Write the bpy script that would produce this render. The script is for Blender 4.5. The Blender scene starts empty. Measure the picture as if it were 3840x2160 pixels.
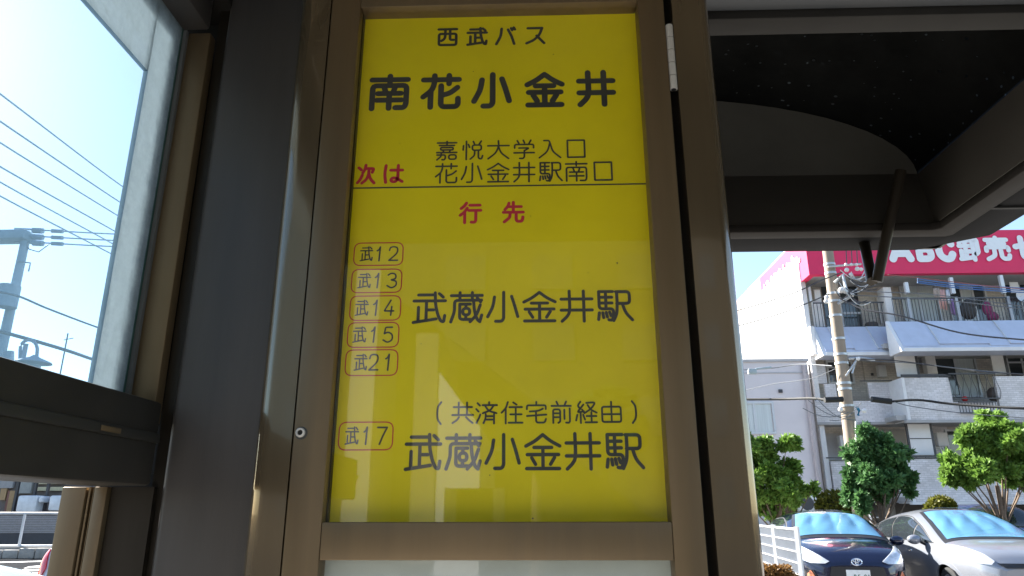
import bpy, bmesh, math, random
import numpy as np
from mathutils import Vector, Matrix
random.seed(7); rng = np.random.default_rng(11)
C = bpy.context.scene.collection
scene = bpy.context.scene

# ------------------------------------------------------------------ camera
F = 2660.0                                  # focal length in pixels of the 3840 px wide photograph
PITCH, YAW, ROLL = math.radians(17.5), math.radians(1.7), math.radians(-0.10)
EYE = Vector((0, 0, 1.45))
CM = Matrix.Rotation(YAW, 4, 'Z') @ Matrix.Rotation(math.pi/2 + PITCH, 4, 'X') @ Matrix.Rotation(ROLL, 4, 'Z')
cam_data = bpy.data.cameras.new('camera')
cam_data.sensor_width = 36; cam_data.lens = F/3840*36
cam_data.clip_start = 0.02; cam_data.clip_end = 2000
cam_data.dof.use_dof = False
cam = bpy.data.objects.new('camera', cam_data); C.objects.link(cam)
cam.matrix_world = Matrix.Translation(EYE) @ CM
scene.camera = cam

# ------------------------------------------------------------------ light
SUN_EL, SUN_AZ = math.radians(32), math.radians(-54)      # azimuth from +Y towards +X
world = bpy.data.worlds.new('World'); scene.world = world; world.use_nodes = True
wn = world.node_tree; bg = wn.nodes['Background']
sky = wn.nodes.new('ShaderNodeTexSky'); sky.sky_type = 'NISHITA'; sky.sun_disc = False
sky.sun_elevation = SUN_EL; sky.sun_rotation = SUN_AZ
sky.air_density = 1.0; sky.dust_density = 0.4; sky.ozone_density = 1.0
wn.links.new(sky.outputs[0], bg.inputs[0]); bg.inputs[1].default_value = 0.075
sd = bpy.data.lights.new('sun', 'SUN'); sd.energy = 5.0; sd.angle = math.radians(0.6); sd.color = (1, .95, .87)
sun = bpy.data.objects.new('sun', sd); C.objects.link(sun)
sdir = Vector((math.sin(SUN_AZ)*math.cos(SUN_EL), math.cos(SUN_AZ)*math.cos(SUN_EL), math.sin(SUN_EL)))
sun.rotation_euler = sdir.to_track_quat('Z', 'Y').to_euler(); sun.location = (-5, 0, 12)
scene.view_settings.view_transform = 'Standard'; scene.view_settings.look = 'None'
scene.view_settings.exposure = 2.25; scene.view_settings.gamma = 1
scene.view_settings.use_curve_mapping = False

# ------------------------------------------------------------------ pixel of the photograph -> point of the place
def ray(px, py):
    return (CM.to_3x3() @ Vector(((px-1920)/F, -(py-1080)/F, -1)))
def at(px, py, Y):
    d = ray(px, py); return EYE + d*(Y/d.y)
def atX(px, py, X):
    d = ray(px, py); return EYE + d*(X/d.x)
def atZ(px, py, Z):
    d = ray(px, py); return EYE + d*((Z-EYE.z)/d.z)

# ------------------------------------------------------------------ materials
MATS = {}
def mat(name, col, rough=.6, metal=0., var=.12, scale=8., bump=0., bscale=60., spec=.5, coat=0., stretch=None, col2=None, dirt=0.):
    if name in MATS: return MATS[name]
    m = bpy.data.materials.new(name); m.use_nodes = True; MATS[name] = m
    nt = m.node_tree; N = nt.nodes; L = nt.links; p = N['Principled BSDF']
    tc = N.new('ShaderNodeTexCoord'); mp = N.new('ShaderNodeMapping')
    L.new(tc.outputs['Object'], mp.inputs[0])
    if stretch: mp.inputs['Scale'].default_value = stretch
    n = N.new('ShaderNodeTexNoise'); n.inputs['Scale'].default_value = scale; n.inputs['Detail'].default_value = 6; n.inputs['Roughness'].default_value = .62
    L.new(mp.outputs[0], n.inputs['Vector'])
    r = N.new('ShaderNodeValToRGB'); r.color_ramp.elements[0].position = .3; r.color_ramp.elements[1].position = .7
    c2 = col2 or [min(1, c*(1+var)) for c in col]
    r.color_ramp.elements[0].color = (*[c*(1-var) for c in col], 1); r.color_ramp.elements[1].color = (*c2, 1)
    L.new(n.outputs[0], r.inputs[0]); out = r.outputs[0]
    if dirt:
        n2 = N.new('ShaderNodeTexNoise'); n2.inputs['Scale'].default_value = scale*.23; n2.inputs['Detail'].default_value = 8; n2.inputs['Roughness'].default_value = .7
        L.new(mp.outputs[0], n2.inputs['Vector'])
        r2 = N.new('ShaderNodeValToRGB'); r2.color_ramp.elements[0].position = .48; r2.color_ramp.elements[1].position = .72
        r2.color_ramp.elements[0].color = (0, 0, 0, 1); r2.color_ramp.elements[1].color = (dirt, dirt, dirt, 1)
        L.new(n2.outputs[0], r2.inputs[0])
        mx = N.new('ShaderNodeMix'); mx.data_type = 'RGBA'; L.new(r2.outputs[0], mx.inputs['Factor']); L.new(out, mx.inputs[6])
        mx.inputs[7].default_value = (.10, .085, .07, 1); out = mx.outputs[2]
    L.new(out, p.inputs['Base Color'])
    rr = N.new('ShaderNodeMapRange'); rr.inputs[3].default_value = max(.02, rough*.85); rr.inputs[4].default_value = min(1, rough*1.15)
    L.new(n.outputs[0], rr.inputs[0]); L.new(rr.outputs[0], p.inputs['Roughness'])
    p.inputs['Metallic'].default_value = metal; p.inputs['Specular IOR Level'].default_value = spec
    p.inputs['Coat Weight'].default_value = coat; p.inputs['Coat Roughness'].default_value = .04
    if bump:
        nb = N.new('ShaderNodeTexNoise'); nb.inputs['Scale'].default_value = bscale; nb.inputs['Detail'].default_value = 4
        L.new(mp.outputs[0], nb.inputs['Vector'])
        b = N.new('ShaderNodeBump'); b.inputs['Strength'].default_value = bump; b.inputs['Distance'].default_value = .01
        L.new(nb.outputs[0], b.inputs['Height']); L.new(b.outputs[0], p.inputs['Normal'])
    return m
def glass(name, tint=(1, 1, 1), film=0., filmcol=(.8, .85, .9), rough=.0, ior=1.5, boost=1., fscale=4., fvar=.4):
    m = bpy.data.materials.new(name); m.use_nodes = True; MATS[name] = m
    nt = m.node_tree; N = nt.nodes; L = nt.links; N.remove(N['Principled BSDF']); o = N['Material Output']
    t = N.new('ShaderNodeBsdfTransparent'); t.inputs[0].default_value = (*tint, 1)
    g = N.new('ShaderNodeBsdfGlossy'); g.inputs['Roughness'].default_value = rough
    f = N.new('ShaderNodeFresnel'); f.inputs[0].default_value = ior
    mu = N.new('ShaderNodeMath'); mu.operation = 'MULTIPLY'; mu.inputs[1].default_value = boost; mu.use_clamp = True
    ge = N.new('ShaderNodeNewGeometry'); iv = N.new('ShaderNodeMath'); iv.operation = 'SUBTRACT'; iv.inputs[0].default_value = 1; L.new(ge.outputs['Backfacing'], iv.inputs[1])
    m0 = N.new('ShaderNodeMath'); m0.operation = 'MULTIPLY'; L.new(f.outputs[0], m0.inputs[0]); L.new(iv.outputs[0], m0.inputs[1]); L.new(m0.outputs[0], mu.inputs[0])
    base = t.outputs[0]
    if film:
        d = N.new('ShaderNodeBsdfDiffuse'); d.inputs[0].default_value = (*filmcol, 1)
        tl = N.new('ShaderNodeBsdfTranslucent'); tl.inputs[0].default_value = (*filmcol, 1)
        md = N.new('ShaderNodeMixShader'); md.inputs[0].default_value = .6; L.new(d.outputs[0], md.inputs[1]); L.new(tl.outputs[0], md.inputs[2])
        tc = N.new('ShaderNodeTexCoord'); n = N.new('ShaderNodeTexNoise'); n.inputs['Scale'].default_value = fscale; n.inputs['Detail'].default_value = 8; n.inputs['Roughness'].default_value = .7
        L.new(tc.outputs['Object'], n.inputs['Vector'])
        mr = N.new('ShaderNodeMapRange'); mr.inputs[1].default_value = .3; mr.inputs[2].default_value = .7
        mr.inputs[3].default_value = film*(1-fvar); mr.inputs[4].default_value = min(1, film*(1+fvar)); L.new(n.outputs[0], mr.inputs[0])
        mf = N.new('ShaderNodeMixShader'); L.new(mr.outputs[0], mf.inputs[0]); L.new(t.outputs[0], mf.inputs[1]); L.new(md.outputs[0], mf.inputs[2]); base = mf.outputs[0]
    mx = N.new('ShaderNodeMixShader'); L.new(mu.outputs[0], mx.inputs[0]); L.new(base, mx.inputs[1]); L.new(g.outputs[0], mx.inputs[2]); L.new(mx.outputs[0], o.inputs[0])
    return m
def brick(name, col, mortar, bw=.095, bh=.045, gap=.008, rough=.5, axis='XZ', var=.1):
    m = bpy.data.materials.new(name); m.use_nodes = True; MATS[name] = m
    nt = m.node_tree; N = nt.nodes; L = nt.links; p = N['Principled BSDF']
    tc = N.new('ShaderNodeTexCoord'); mp = N.new('ShaderNodeMapping'); L.new(tc.outputs['Object'], mp.inputs[0])
    mp.inputs['Rotation'].default_value = (math.radians(90), 0, 0) if axis == 'XZ' else (0, 0, 0)
    b = N.new('ShaderNodeTexBrick'); b.inputs['Scale'].default_value = 1; b.inputs['Brick Width'].default_value = bw; b.inputs['Row Height'].default_value = bh
    b.inputs['Mortar Size'].default_value = gap; b.inputs['Mortar Smooth'].default_value = .3
    b.inputs['Color1'].default_value = (*[c*(1-var) for c in col], 1); b.inputs['Color2'].default_value = (*[min(1, c*(1+var)) for c in col], 1); b.inputs['Mortar'].default_value = (*mortar, 1)
    L.new(mp.outputs[0], b.inputs[0])
    n = N.new('ShaderNodeTexNoise'); n.inputs['Scale'].default_value = .8; n.inputs['Detail'].default_value = 8; n.inputs['Roughness'].default_value = .7; L.new(tc.outputs['Object'], n.inputs[0])
    r = N.new('ShaderNodeValToRGB'); r.color_ramp.elements[0].position = .3; r.color_ramp.elements[0].color = (.7, .68, .64, 1); r.color_ramp.elements[1].position = .6; r.color_ramp.elements[1].color = (1, 1, 1, 1); L.new(n.outputs[0], r.inputs[0])
    mx = N.new('ShaderNodeMix'); mx.data_type = 'RGBA'; mx.blend_type = 'MULTIPLY'; mx.inputs[0].default_value = 1; L.new(b.outputs[0], mx.inputs[6]); L.new(r.outputs[0], mx.inputs[7])
    L.new(mx.outputs[2], p.inputs['Base Color']); p.inputs['Roughness'].default_value = rough
    return m

bronze = mat('bronze_aluminium', (.205, .142, .076), .42, .55, .07, 30, stretch=(1, 1, .06), bump=.02, bscale=900, dirt=.4)
bronze_gloss = mat('bronze_aluminium_polished', (.18, .132, .076), .16, .6, .06, 30, stretch=(1, 1, .06), coat=1.0)
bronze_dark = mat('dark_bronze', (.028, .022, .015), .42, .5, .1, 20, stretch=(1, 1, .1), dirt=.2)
charcoal = mat('charcoal_steel', (.085, .076, .070), .5, .35, .12, 18, stretch=(1, 1, .08), bump=.03, bscale=500, dirt=.35)
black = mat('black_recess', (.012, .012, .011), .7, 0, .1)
rubber = mat('rubber_gasket', (.05, .05, .045), .6)
steel = mat('brushed_steel', (.74, .70, .64), .38, .35, .1, 40, stretch=(1, 1, .1), dirt=.3)
yellow = mat('yellow_sheet', (.74, .60, .006), .45, 0, .06, 5, spec=.3, dirt=.07)
ink = mat('black_ink', (.042, .042, .038), .5, 0, .05)
redink = mat('red_ink', (.50, .022, .045), .5, 0, .05)
redline = mat('red_line_ink', (.52, .045, .03), .5, 0, .05)
board_white = mat('frosted_board', (.50, .55, .50), .5, 0, .1, 5, dirt=.15)
pane = glass('clear_cover', (1, 1, 1), ior=1.5, boost=1.05, rough=.02)
side_glass = glass('side_glass', (.66, .73, .79), film=.05, filmcol=(.5, .8, 1), fscale=25, fvar=.1)
frost = glass('frosted_band', (.35, .40, .44), film=.74, filmcol=(.38, .44, .47), fscale=26, fvar=.30, rough=.1)
asphalt = mat('asphalt', (.042, .043, .045), 1.0, 0, .2, 3, spec=0)
concrete = mat('concrete', (.30, .29, .27), .8, 0, .15, 4, bump=.2, bscale=50, dirt=.4)
roadpaint = mat('road_paint', (.72, .72, .70), .6, 0, .1, 12, dirt=.3)
white_metal = mat('white_powder_metal', (.58, .59, .60), .4, 0, .03, 8)
tree_leaf = None

# ------------------------------------------------------------------ mesh collecting
class MB:
    def __init__(s): s.v = []; s.f = []
    def add(s, vs, fs):
        o = len(s.v); s.v += [tuple(v) for v in vs]; s.f += [tuple(i+o for i in f) for f in fs]; return s
    def box(s, x0, x1, y0, y1, z0, z1):
        if x0 > x1: x0, x1 = x1, x0
        if y0 > y1: y0, y1 = y1, y0
        if z0 > z1: z0, z1 = z1, z0
        return s.add([(x0,y0,z0),(x1,y0,z0),(x1,y1,z0),(x0,y1,z0),(x0,y0,z1),(x1,y0,z1),(x1,y1,z1),(x0,y1,z1)],
                     [(0,3,2,1),(4,5,6,7),(0,1,5,4),(1,2,6,5),(2,3,7,6),(3,0,4,7)])
    def prism(s, poly, axis, a, b):       # poly: 2D points, extruded along axis from a to b
        n = len(poly)
        def P(p, t):
            return {'Z': (p[0], p[1], t), 'Y': (p[0], t, p[1]), 'X': (t, p[0], p[1])}[axis]
        vs = [P(p, a) for p in poly]+[P(p, b) for p in poly]
        fs = [tuple(range(n)), tuple(range(2*n-1, n-1, -1))]+[(i, i+n, (i+1) % n+n, (i+1) % n) for i in range(n)]
        return s.add(vs, fs)
    def tube(s, pts, r, n=8, cap=True):
        pts = [Vector(p) for p in pts]; rs = r if isinstance(r, (list, tuple)) else [r]*len(pts)
        vs = []; up = Vector((0, 0, 1))
        for i, p in enumerate(pts):
            d = (pts[min(i+1, len(pts)-1)]-pts[max(i-1, 0)]).normalized()
            a = d.cross(up if abs(d.z) < .95 else Vector((1, 0, 0))).normalized(); b = d.cross(a)
            vs += [p+(a*math.cos(2*math.pi*k/n)+b*math.sin(2*math.pi*k/n))*rs[i] for k in range(n)]
        fs = []
        for i in range(len(pts)-1):
            for k in range(n):
                fs.append((i*n+k, i*n+(k+1) % n, (i+1)*n+(k+1) % n, (i+1)*n+k))
        if cap: fs += [tuple(range(n)), tuple(range(len(vs)-1, len(vs)-1-n, -1))]
        return s.add(vs, fs)
    def ball(s, c, r, sc=(1, 1, 1), nu=12, nv=8):
        vs = []; fs = []
        for j in range(nv+1):
            t = math.pi*j/nv
            for i in range(nu):
                a = 2*math.pi*i/nu
                vs.append((c[0]+r*sc[0]*math.sin(t)*math.cos(a), c[1]+r*sc[1]*math.sin(t)*math.sin(a), c[2]+r*sc[2]*math.cos(t)))
        for j in range(nv):
            for i in range(nu): fs.append((j*nu+i, (j+1)*nu+i, (j+1)*nu+(i+1) % nu, j*nu+(i+1) % nu))
        return s.add(vs, fs)
    def build(s, name, m, parent=None, bevel=0., smooth=False, seg=2, weld=False):
        off = parent_loc(parent)
        me = bpy.data.meshes.new(name); me.from_pydata([(v[0]-off[0], v[1]-off[1], v[2]-off[2]) for v in s.v], [], s.f)
        bm = bmesh.new(); bm.from_mesh(me)
        if weld: bmesh.ops.remove_doubles(bm, verts=bm.verts, dist=1e-5)
        bmesh.ops.recalc_face_normals(bm, faces=bm.faces)
        if bevel:
            bmesh.ops.bevel(bm, geom=[e for e in bm.edges if len(e.link_faces) == 2 and e.calc_face_angle() > .6], offset=bevel, segments=seg, profile=.5, affect='EDGES')
        bm.to_mesh(me); bm.free()
        if smooth or bevel:
            for p in me.polygons: p.use_smooth = True
            if hasattr(me, 'set_sharp_from_angle'): me.set_sharp_from_angle(angle=math.radians(40 if bevel == 0 else 32))
        me.materials.append(m)
        o = bpy.data.objects.new(name, me); C.objects.link(o)
        if parent: o.parent = parent
        return o
def parent_loc(p):
    l = Vector((0, 0, 0))
    while p is not None: l = l+p.location; p = p.parent
    return l
def thing(name, label, cat, loc=(0, 0, 0), group=None):
    o = bpy.data.objects.new(name, None); C.objects.link(o); o.location = loc; o.empty_display_size = .1
    o['label'] = label; o['category'] = cat
    if group: o['group'] = group
    return o
def tag(o, label, cat, group=None):
    o['label'] = label; o['category'] = cat
    if group: o['group'] = group
    return o
def struct(o): o['kind'] = 'structure'; return o

# ------------------------------------------------------------------ lettering: each glyph is a set of round-ended strokes
# strokes on a 0..100 box, y down; prefix c = closed, s = sharp closed, ~ = smooth curve
G = {
'西': "0,2 100,2;c 3,30 97,30 97,97 3,97;37,2 37,48 31,62 16,72;63,2 63,60 68,67 84,67",
'武': "14,7 62,7;0,27 100,27;15,48 15,93;40,27 40,89;40,57 64,57;0,98 72,87;67,0 69,40 77,74 87,94 96,97 99,76;80,3 93,15",
'バ': "~28,6 22,50 0,98;~62,12 80,52 94,98;78,4 84,16;92,0 98,12",
'ス': "~8,5 88,5;~88,5 70,48 40,78 0,98;~57,52 78,76 98,98",
'南': "50,0 50,20;0,11 100,11;3,98 3,29 97,29 97,85 92,96 68,96;34,32 40,50;66,32 60,50;18,53 82,53;16,73 84,73;50,54 50,98",
'花': "0,13 100,13;31,0 31,24 24,46 0,66;72,0 72,26;21,50 21,98;50,32 50,90 56,97 92,97 98,90 98,72;~96,38 76,54 52,62",
'小': "52,0 52,88 46,97 26,97;~22,16 16,48 0,82;~78,14 88,46 98,82",
'金': "~0,34 26,20 50,2;~50,2 74,20 100,34;24,38 76,38;4,58 96,58;50,38 50,96;17,67 28,85;84,66 72,85;2,97 98,97",
'井': "0,26 100,26;0,62 100,62;~27,0 27,60 20,80 2,98;73,0 73,98",
'嘉': "50,0 50,22;4,8 96,8;14,22 86,22;c 20,33 80,33 80,46 20,46;32,49 36,58;66,49 62,58;2,60 98,60;4,73 44,73 43,93 38,99 28,98;~24,62 22,80 4,99;c 60,73 95,73 95,96 60,96",
'悦': "18,0 18,100;4,24 2,48;28,18 34,34;52,2 58,16;92,0 82,16;c 48,22 92,22 92,50 48,50;~60,52 57,78 38,98;78,52 78,90 84,97 94,97 99,80",
'大': "0,27 100,27;~50,0 50,30 36,66 2,98;~50,30 64,66 98,98",
'学': "16,2 24,16;46,0 52,14;84,0 74,18;3,42 3,23 97,23 97,42;24,42 76,42 52,56;51,56 51,90 45,98 28,98;0,68 100,68",
'入': "22,2 46,2 50,14;~50,14 36,62 0,98;~50,14 64,62 98,98",
'口': "s 4,2 96,2 96,98 4,98",
'駅': "4,2 45,2;4,2 4,59 46,59 45,86 40,97 31,95;24,2 24,59;4,21 42,21;4,40 42,40;4,72 1,94;14,72 16,88;24,71 27,86;34,70 38,82;54,3 94,3 94,42 56,42;~57,3 57,46 54,76 45,98;~72,42 82,72 100,96",
'次': "3,14 18,26;~0,96 16,76 26,54;~44,0 40,22 28,42;42,19 93,19 84,40;~63,30 62,52 50,78 26,98;~63,46 76,76 98,98",
'は': "~8,2 4,50 10,98;34,29 98,29;74,2 74,76 64,94 46,95 36,85 46,72 66,74 98,94",
'行': "~30,0 20,15 4,28;~34,26 20,46 0,62;22,46 22,100;46,12 96,12;42,38 100,38;76,38 76,90 70,98 54,97",
'先': "~28,4 22,20 8,36;22,22 90,22;50,0 50,48;0,50 100,50;~34,52 30,76 4,98;64,52 64,88 70,96 94,96 98,74",
'蔵': "0,10 100,10;28,0 28,20;68,0 68,20;98,26 11,26 11,64 0,98;28,39 62,39;28,39 28,90 64,90;c 38,53 60,53 60,75 38,75;48,39 48,53;48,75 48,90;~72,26 76,62 84,88 93,98;93,98 99,76;~94,42 82,74 62,98;84,18 95,32",
'共': "30,0 30,60;70,0 70,60;6,22 94,22;0,60 100,60;~32,70 22,84 2,98;~66,70 80,84 98,98",
'済': "6,4 18,16;0,32 12,44;~2,97 14,74 20,58;62,0 62,12;30,14 100,14;~84,16 66,38 32,52;~42,16 62,40 98,52;46,56 46,76 36,98;86,56 86,100;48,66 84,66;48,82 84,82",
'住': "~30,0 20,28 0,50;20,30 20,100;56,2 72,12;38,24 98,24;42,58 96,58;34,97 100,97;68,24 68,97",
'宅': "50,0 50,14;4,34 4,16 96,16 96,34;~82,32 56,42 18,45;4,66 98,60;48,43 48,90 54,97 90,97 96,80",
'前': "26,0 34,16;76,0 68,16;0,20 100,20;8,98 8,36 44,36 44,92 34,98;8,54 44,54;8,72 44,72;66,38 66,80;94,32 94,92 88,98 74,97",
'経': "24,0 10,20 24,34;38,14 8,50 40,46;32,38 42,54;24,50 24,100;8,62 2,88;36,62 44,84;~52,6 90,6 74,32 46,52;~58,16 74,38 100,52;52,68 98,68;75,50 75,96;46,97 100,97",
'由': "50,0 50,97;c 4,24 96,24 96,97 4,97;4,60 96,60",
'(': "~90,0 28,26 28,74 90,100", ')': "~10,0 72,26 72,74 10,100",
'1': "~0,28 48,20 90,0;90,0 66,100",
'2': "~6,26 18,6 52,0 88,8 94,32 72,58 4,98;4,98 98,98",
'3': "~8,12 44,0 84,8 88,34 44,46;~44,46 92,56 94,84 50,100 2,86",
'4': "68,0 2,72 100,72;~80,42 72,100",
'5': "92,2 24,2 12,44;~12,44 52,36 92,52 92,84 50,100 2,86",
'7': "4,2 98,2;~98,2 60,50 28,100",
'8': "~50,0 86,12 80,36 50,46 20,36 14,12 50,0;~50,46 92,60 88,90 50,100 12,90 8,60 50,46",
'9': "~88,30 60,52 18,44 10,16 50,0 86,10 92,40 70,100",
'-': "0,50 100,50", '・': "40,50 60,50",
'ー': "2,50 98,50", 'ン': "6,12 30,28;~4,94 60,76 96,24", 'タ': "~36,0 22,30 0,52;30,20 92,20;~92,20 76,64 12,98;30,44 68,66",
'セ': "0,42 94,26 78,54;34,0 34,86 44,96 92,96",
'卸': "20,0 4,24;16,12 58,12;0,36 62,36;34,12 34,90;8,58 8,92;34,62 58,62;0,96 62,90;74,100 74,8 100,8 100,66 88,74",
'売': "50,0 50,26;4,10 96,10;16,27 84,27;2,60 2,44 98,44 98,60;~36,58 32,82 4,98;64,58 64,88 72,97 94,97 98,82",
'A': "2,98 50,4 98,98;22,70 78,70", 'B': "5,2 5,98;5,2 66,2 88,12 88,38 66,49 5,49;66,49 95,60 95,88 70,98 5,98",
'C': "~96,24 76,3 38,2 6,26 6,74 38,98 76,97 96,76",
}
def smooth_pts(P, n=7):
    P = [np.array(p, float) for p in P]; Q = [2*P[0]-P[1]]+P+[2*P[-1]-P[-2]]; out = []
    for i in range(1, len(Q)-2):
        for t in np.linspace(0, 1, n, endpoint=False):
            a, b, c, d = Q[i-1:i+3]
            out.append(.5*((2*b)+(-a+c)*t+(2*a-5*b+4*c-d)*t*t+(-a+3*b-3*c+d)*t**3))
    out.append(P[-1]); return out
def fillet(P, r, closed=False, n=4):
    P = [np.array(p, float) for p in P]; m = len(P)
    if m < 3: return P
    out = []; idx = range(m) if closed else range(1, m-1)
    if not closed: out.append(P[0])
    for i in idx:
        a, b, c = P[i-1], P[i], P[(i+1) % m]
        u = a-b; v = c-b; lu = np.linalg.norm(u); lv = np.linalg.norm(v); q = min(r, lu*.48, lv*.48)
        p0 = b+u/lu*q; p1 = b+v/lv*q
        for t in np.linspace(0, 1, n+1): out.append((1-t)**2*p0+2*t*(1-t)*b+t*t*p1)
    if not closed: out.append(P[-1])
    return out
def ribbon(P, w, closed=False, caps=6):
    P = [np.array(p, float) for p in P]; Q = [P[0]]
    for p in P[1:]:
        if np.linalg.norm(p-Q[-1]) > 1e-9: Q.append(p)
    P = Q; m = len(P); L = []; R = []
    for i in range(m):
        if closed: a, c = P[i-1], P[(i+1) % m]
        else: a, c = P[max(i-1, 0)], P[min(i+1, m-1)]
        b = P[i]
        t1 = b-a; t2 = c-b
        if np.linalg.norm(t1) < 1e-12: t1 = t2
        if np.linalg.norm(t2) < 1e-12: t2 = t1
        t1 = t1/np.linalg.norm(t1); t2 = t2/np.linalg.norm(t2); t = t1+t2; t /= max(np.linalg.norm(t), 1e-9)
        nn = np.array([-t[1], t[0]]); k = 1/max(.5, np.dot(nn, np.array([-t1[1], t1[0]])))
        L.append(b+nn*w/2*k); R.append(b-nn*w/2*k)
    vs = L+R; fs = []
    rg = range(m) if closed else range(m-1)
    for i in rg: j = (i+1) % m; fs.append((i, j, m+j, m+i))
    if not closed:
        for e, (p, q) in enumerate(((P[0], P[1]), (P[-1], P[-2]))):
            d = (p-q)/np.linalg.norm(p-q); nn = np.array([-d[1], d[0]]); o = len(vs)
            vs += [p+w/2*(nn*math.cos(a)+d*math.sin(a)) for a in np.linspace(0, math.pi, caps+1)]
            fs.append(tuple(range(o, o+caps+1)))
    return vs, fs
def glyph(mb, ch, x, y, w, h, sw, fr, rad=10.):
    """x,y = top left corner in plane units (y down); fr(u,v,k)->3D"""
    for k, s in enumerate(G[ch].split(';')):
        kind = s[0] if s[0] in 'cs~' else ''
        pts = [tuple(map(float, t.split(','))) for t in s.lstrip('cs~').split()]
        pts = [(x+sw/2+(w-sw)*a/100, y+sw/2+(h-sw)*b/100) for a, b in pts]
        unit = (w+h)/200
        if kind == '~': pts = smooth_pts(pts) if len(pts) > 2 else pts
        elif kind == 's': pts = fillet(pts, 1.5*unit, True, 1)
        else: pts = fillet(pts, rad*unit, kind == 'c')
        vs, fs = ribbon(pts, sw, kind in ('c', 's') and kind != '')
        mb.add([fr(v[0], v[1], k) for v in vs], fs)
# ================================================================== ground and streets (structure)
def sheet(name, x0, x1, y0, y1, z, m, n=1):
    mb = MB()
    mb.add([(x0, y0, z), (x1, y0, z), (x1, y1, z), (x0, y1, z)], [(0, 1, 2, 3)])
    return struct(mb.build(name, m))
sheet('ground', -400, 400, -300, 500, 0, asphalt)
lot = mat('bounce_concrete', (.34, .32, .29), .85, 0, .15, 1.5, bump=.2, bscale=40, dirt=.3)  # mostly unseen ground, made pale so sunlight bounces onto facade and shelter
sheet('car_park', 3.3, 30, 5.5, 22.5, .004, lot)
sheet('bounce_forecourt', -2.2, 3.2, 3.5, 14, .004, lot)  # unseen sheet in the pale concrete, bounces sunlight up
sw = MB(); sw.box(-1.9, 3.1, -3.2, 3.4, 0.004, .12); struct(sw.build('pavement', concrete, bevel=.01))

# ================================================================== bus shelter
CX, SPANR, ZS, RISE = 0.40, 1.03, 2.64, 0.34          # vault centre, half span, springing height, rise
YF, YN = 2.42, -0.27                                   # far and near ends of the roof
shelter = thing('bus_shelter', 'dark bronze bus shelter with vaulted roof and dusty glass side wall, framing the view', 'bus shelter', (0, 0, .12))
vault = glass('tinted_roof_sheet', (.0035, .004, .0042), film=.30, filmcol=(.06, .06, .056), rough=.15, ior=1.45, fscale=3)
# specks of dirt on the tinted sheet
def add_specks(m):
    nt = m.node_tree; N = nt.nodes; L = nt.links; o = N['Material Output']; src = o.inputs[0].links[0].from_socket
    tc = N.new('ShaderNodeTexCoord'); v = N.new('ShaderNodeTexVoronoi'); v.inputs['Scale'].default_value = 26; L.new(tc.outputs['Object'], v.inputs[0])
    n = N.new('ShaderNodeTexNoise'); n.inputs['Scale'].default_value = 3; L.new(tc.outputs['Object'], n.inputs[0])
    a = N.new('ShaderNodeMath'); a.operation = 'MULTIPLY'; a.inputs[1].default_value = .25; L.new(n.outputs[0], a.inputs[0])
    c = N.new('ShaderNodeMath'); c.operation = 'LESS_THAN'; L.new(v.outputs['Distance'], c.inputs[0]); L.new(a.outputs[0], c.inputs[1])
    t = N.new('ShaderNodeBsdfTranslucent'); t.inputs[0].default_value = (.13, .14, .14, 1)
    mx = N.new('ShaderNodeMixShader'); L.new(c.outputs[0], mx.inputs[0]); L.new(src, mx.inputs[1]); L.new(t.outputs[0], mx.inputs[2]); L.new(mx.outputs[0], o.inputs[0])
add_specks(vault)
vault_near = glass('lightened_roof_sheet', (.02, .02, .02), film=.5, filmcol=(.34, .31, .25), rough=.15, ior=1.45, fscale=3)  # near sheets out of view, lightened to brighten the sign and its reflection
roofdark = mat('roof_beam_dark', (.10, .09, .075), .6, .1, .1, 8, dirt=.15)
roofmid = mat('roof_end_panel', (.10, .095, .08), .95, 0, .12, 5, dirt=.15)
guttergrey = mat('gutter_grey', (.014, .014, .0145), .8, 0, .1, 8, spec=.1)
def arc(x): return ZS+RISE*math.sqrt(max(0, 1-((x-CX)/SPANR)**2))
NA = 28
xs = [CX-SPANR*math.cos(math.pi*i/NA) for i in range(NA+1)]
# vault sheets between ribs, each a part
ribs = [YN-.01, .40, 1.20, YF+.010]
for a, b in zip(ribs[:-1], ribs[1:]):
    m = MB(); k = len(xs)
    vs = [(x, a+.006, arc(x)) for x in xs]+[(x, b-.006, arc(x)) for x in xs]+[(x, a+.006, arc(x)+.006) for x in xs]+[(x, b-.006, arc(x)+.006) for x in xs]
    fs = [(i, i+1, k+i+1, k+i) for i in range(k-1)]+[(2*k+i, 3*k+i, 3*k+i+1, 2*k+i+1) for i in range(k-1)]
    m.add(vs, fs); m.build('roof_sheet', vault if a > 1 else vault_near, shelter, smooth=True)
for y in ribs[1:-1]:
    if abs(y-1.20) < .01: continue
    m = MB(); k = len(xs); vs = []; fs = []
    for i, x in enumerate(xs):
        for (dy, dz) in ((-.02, -.05), (.02, -.05), (.02, -.003), (-.02, -.003)): vs.append((x, y+dy, arc(x)+dz))
    for i in range(k-1):
        for j in range(4): fs.append((4*i+j, 4*i+(j+1) % 4, 4*i+4+(j+1) % 4, 4*i+4+j))
    m.add(vs, fs); m.build('roof_rib', roofdark, shelter)
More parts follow.
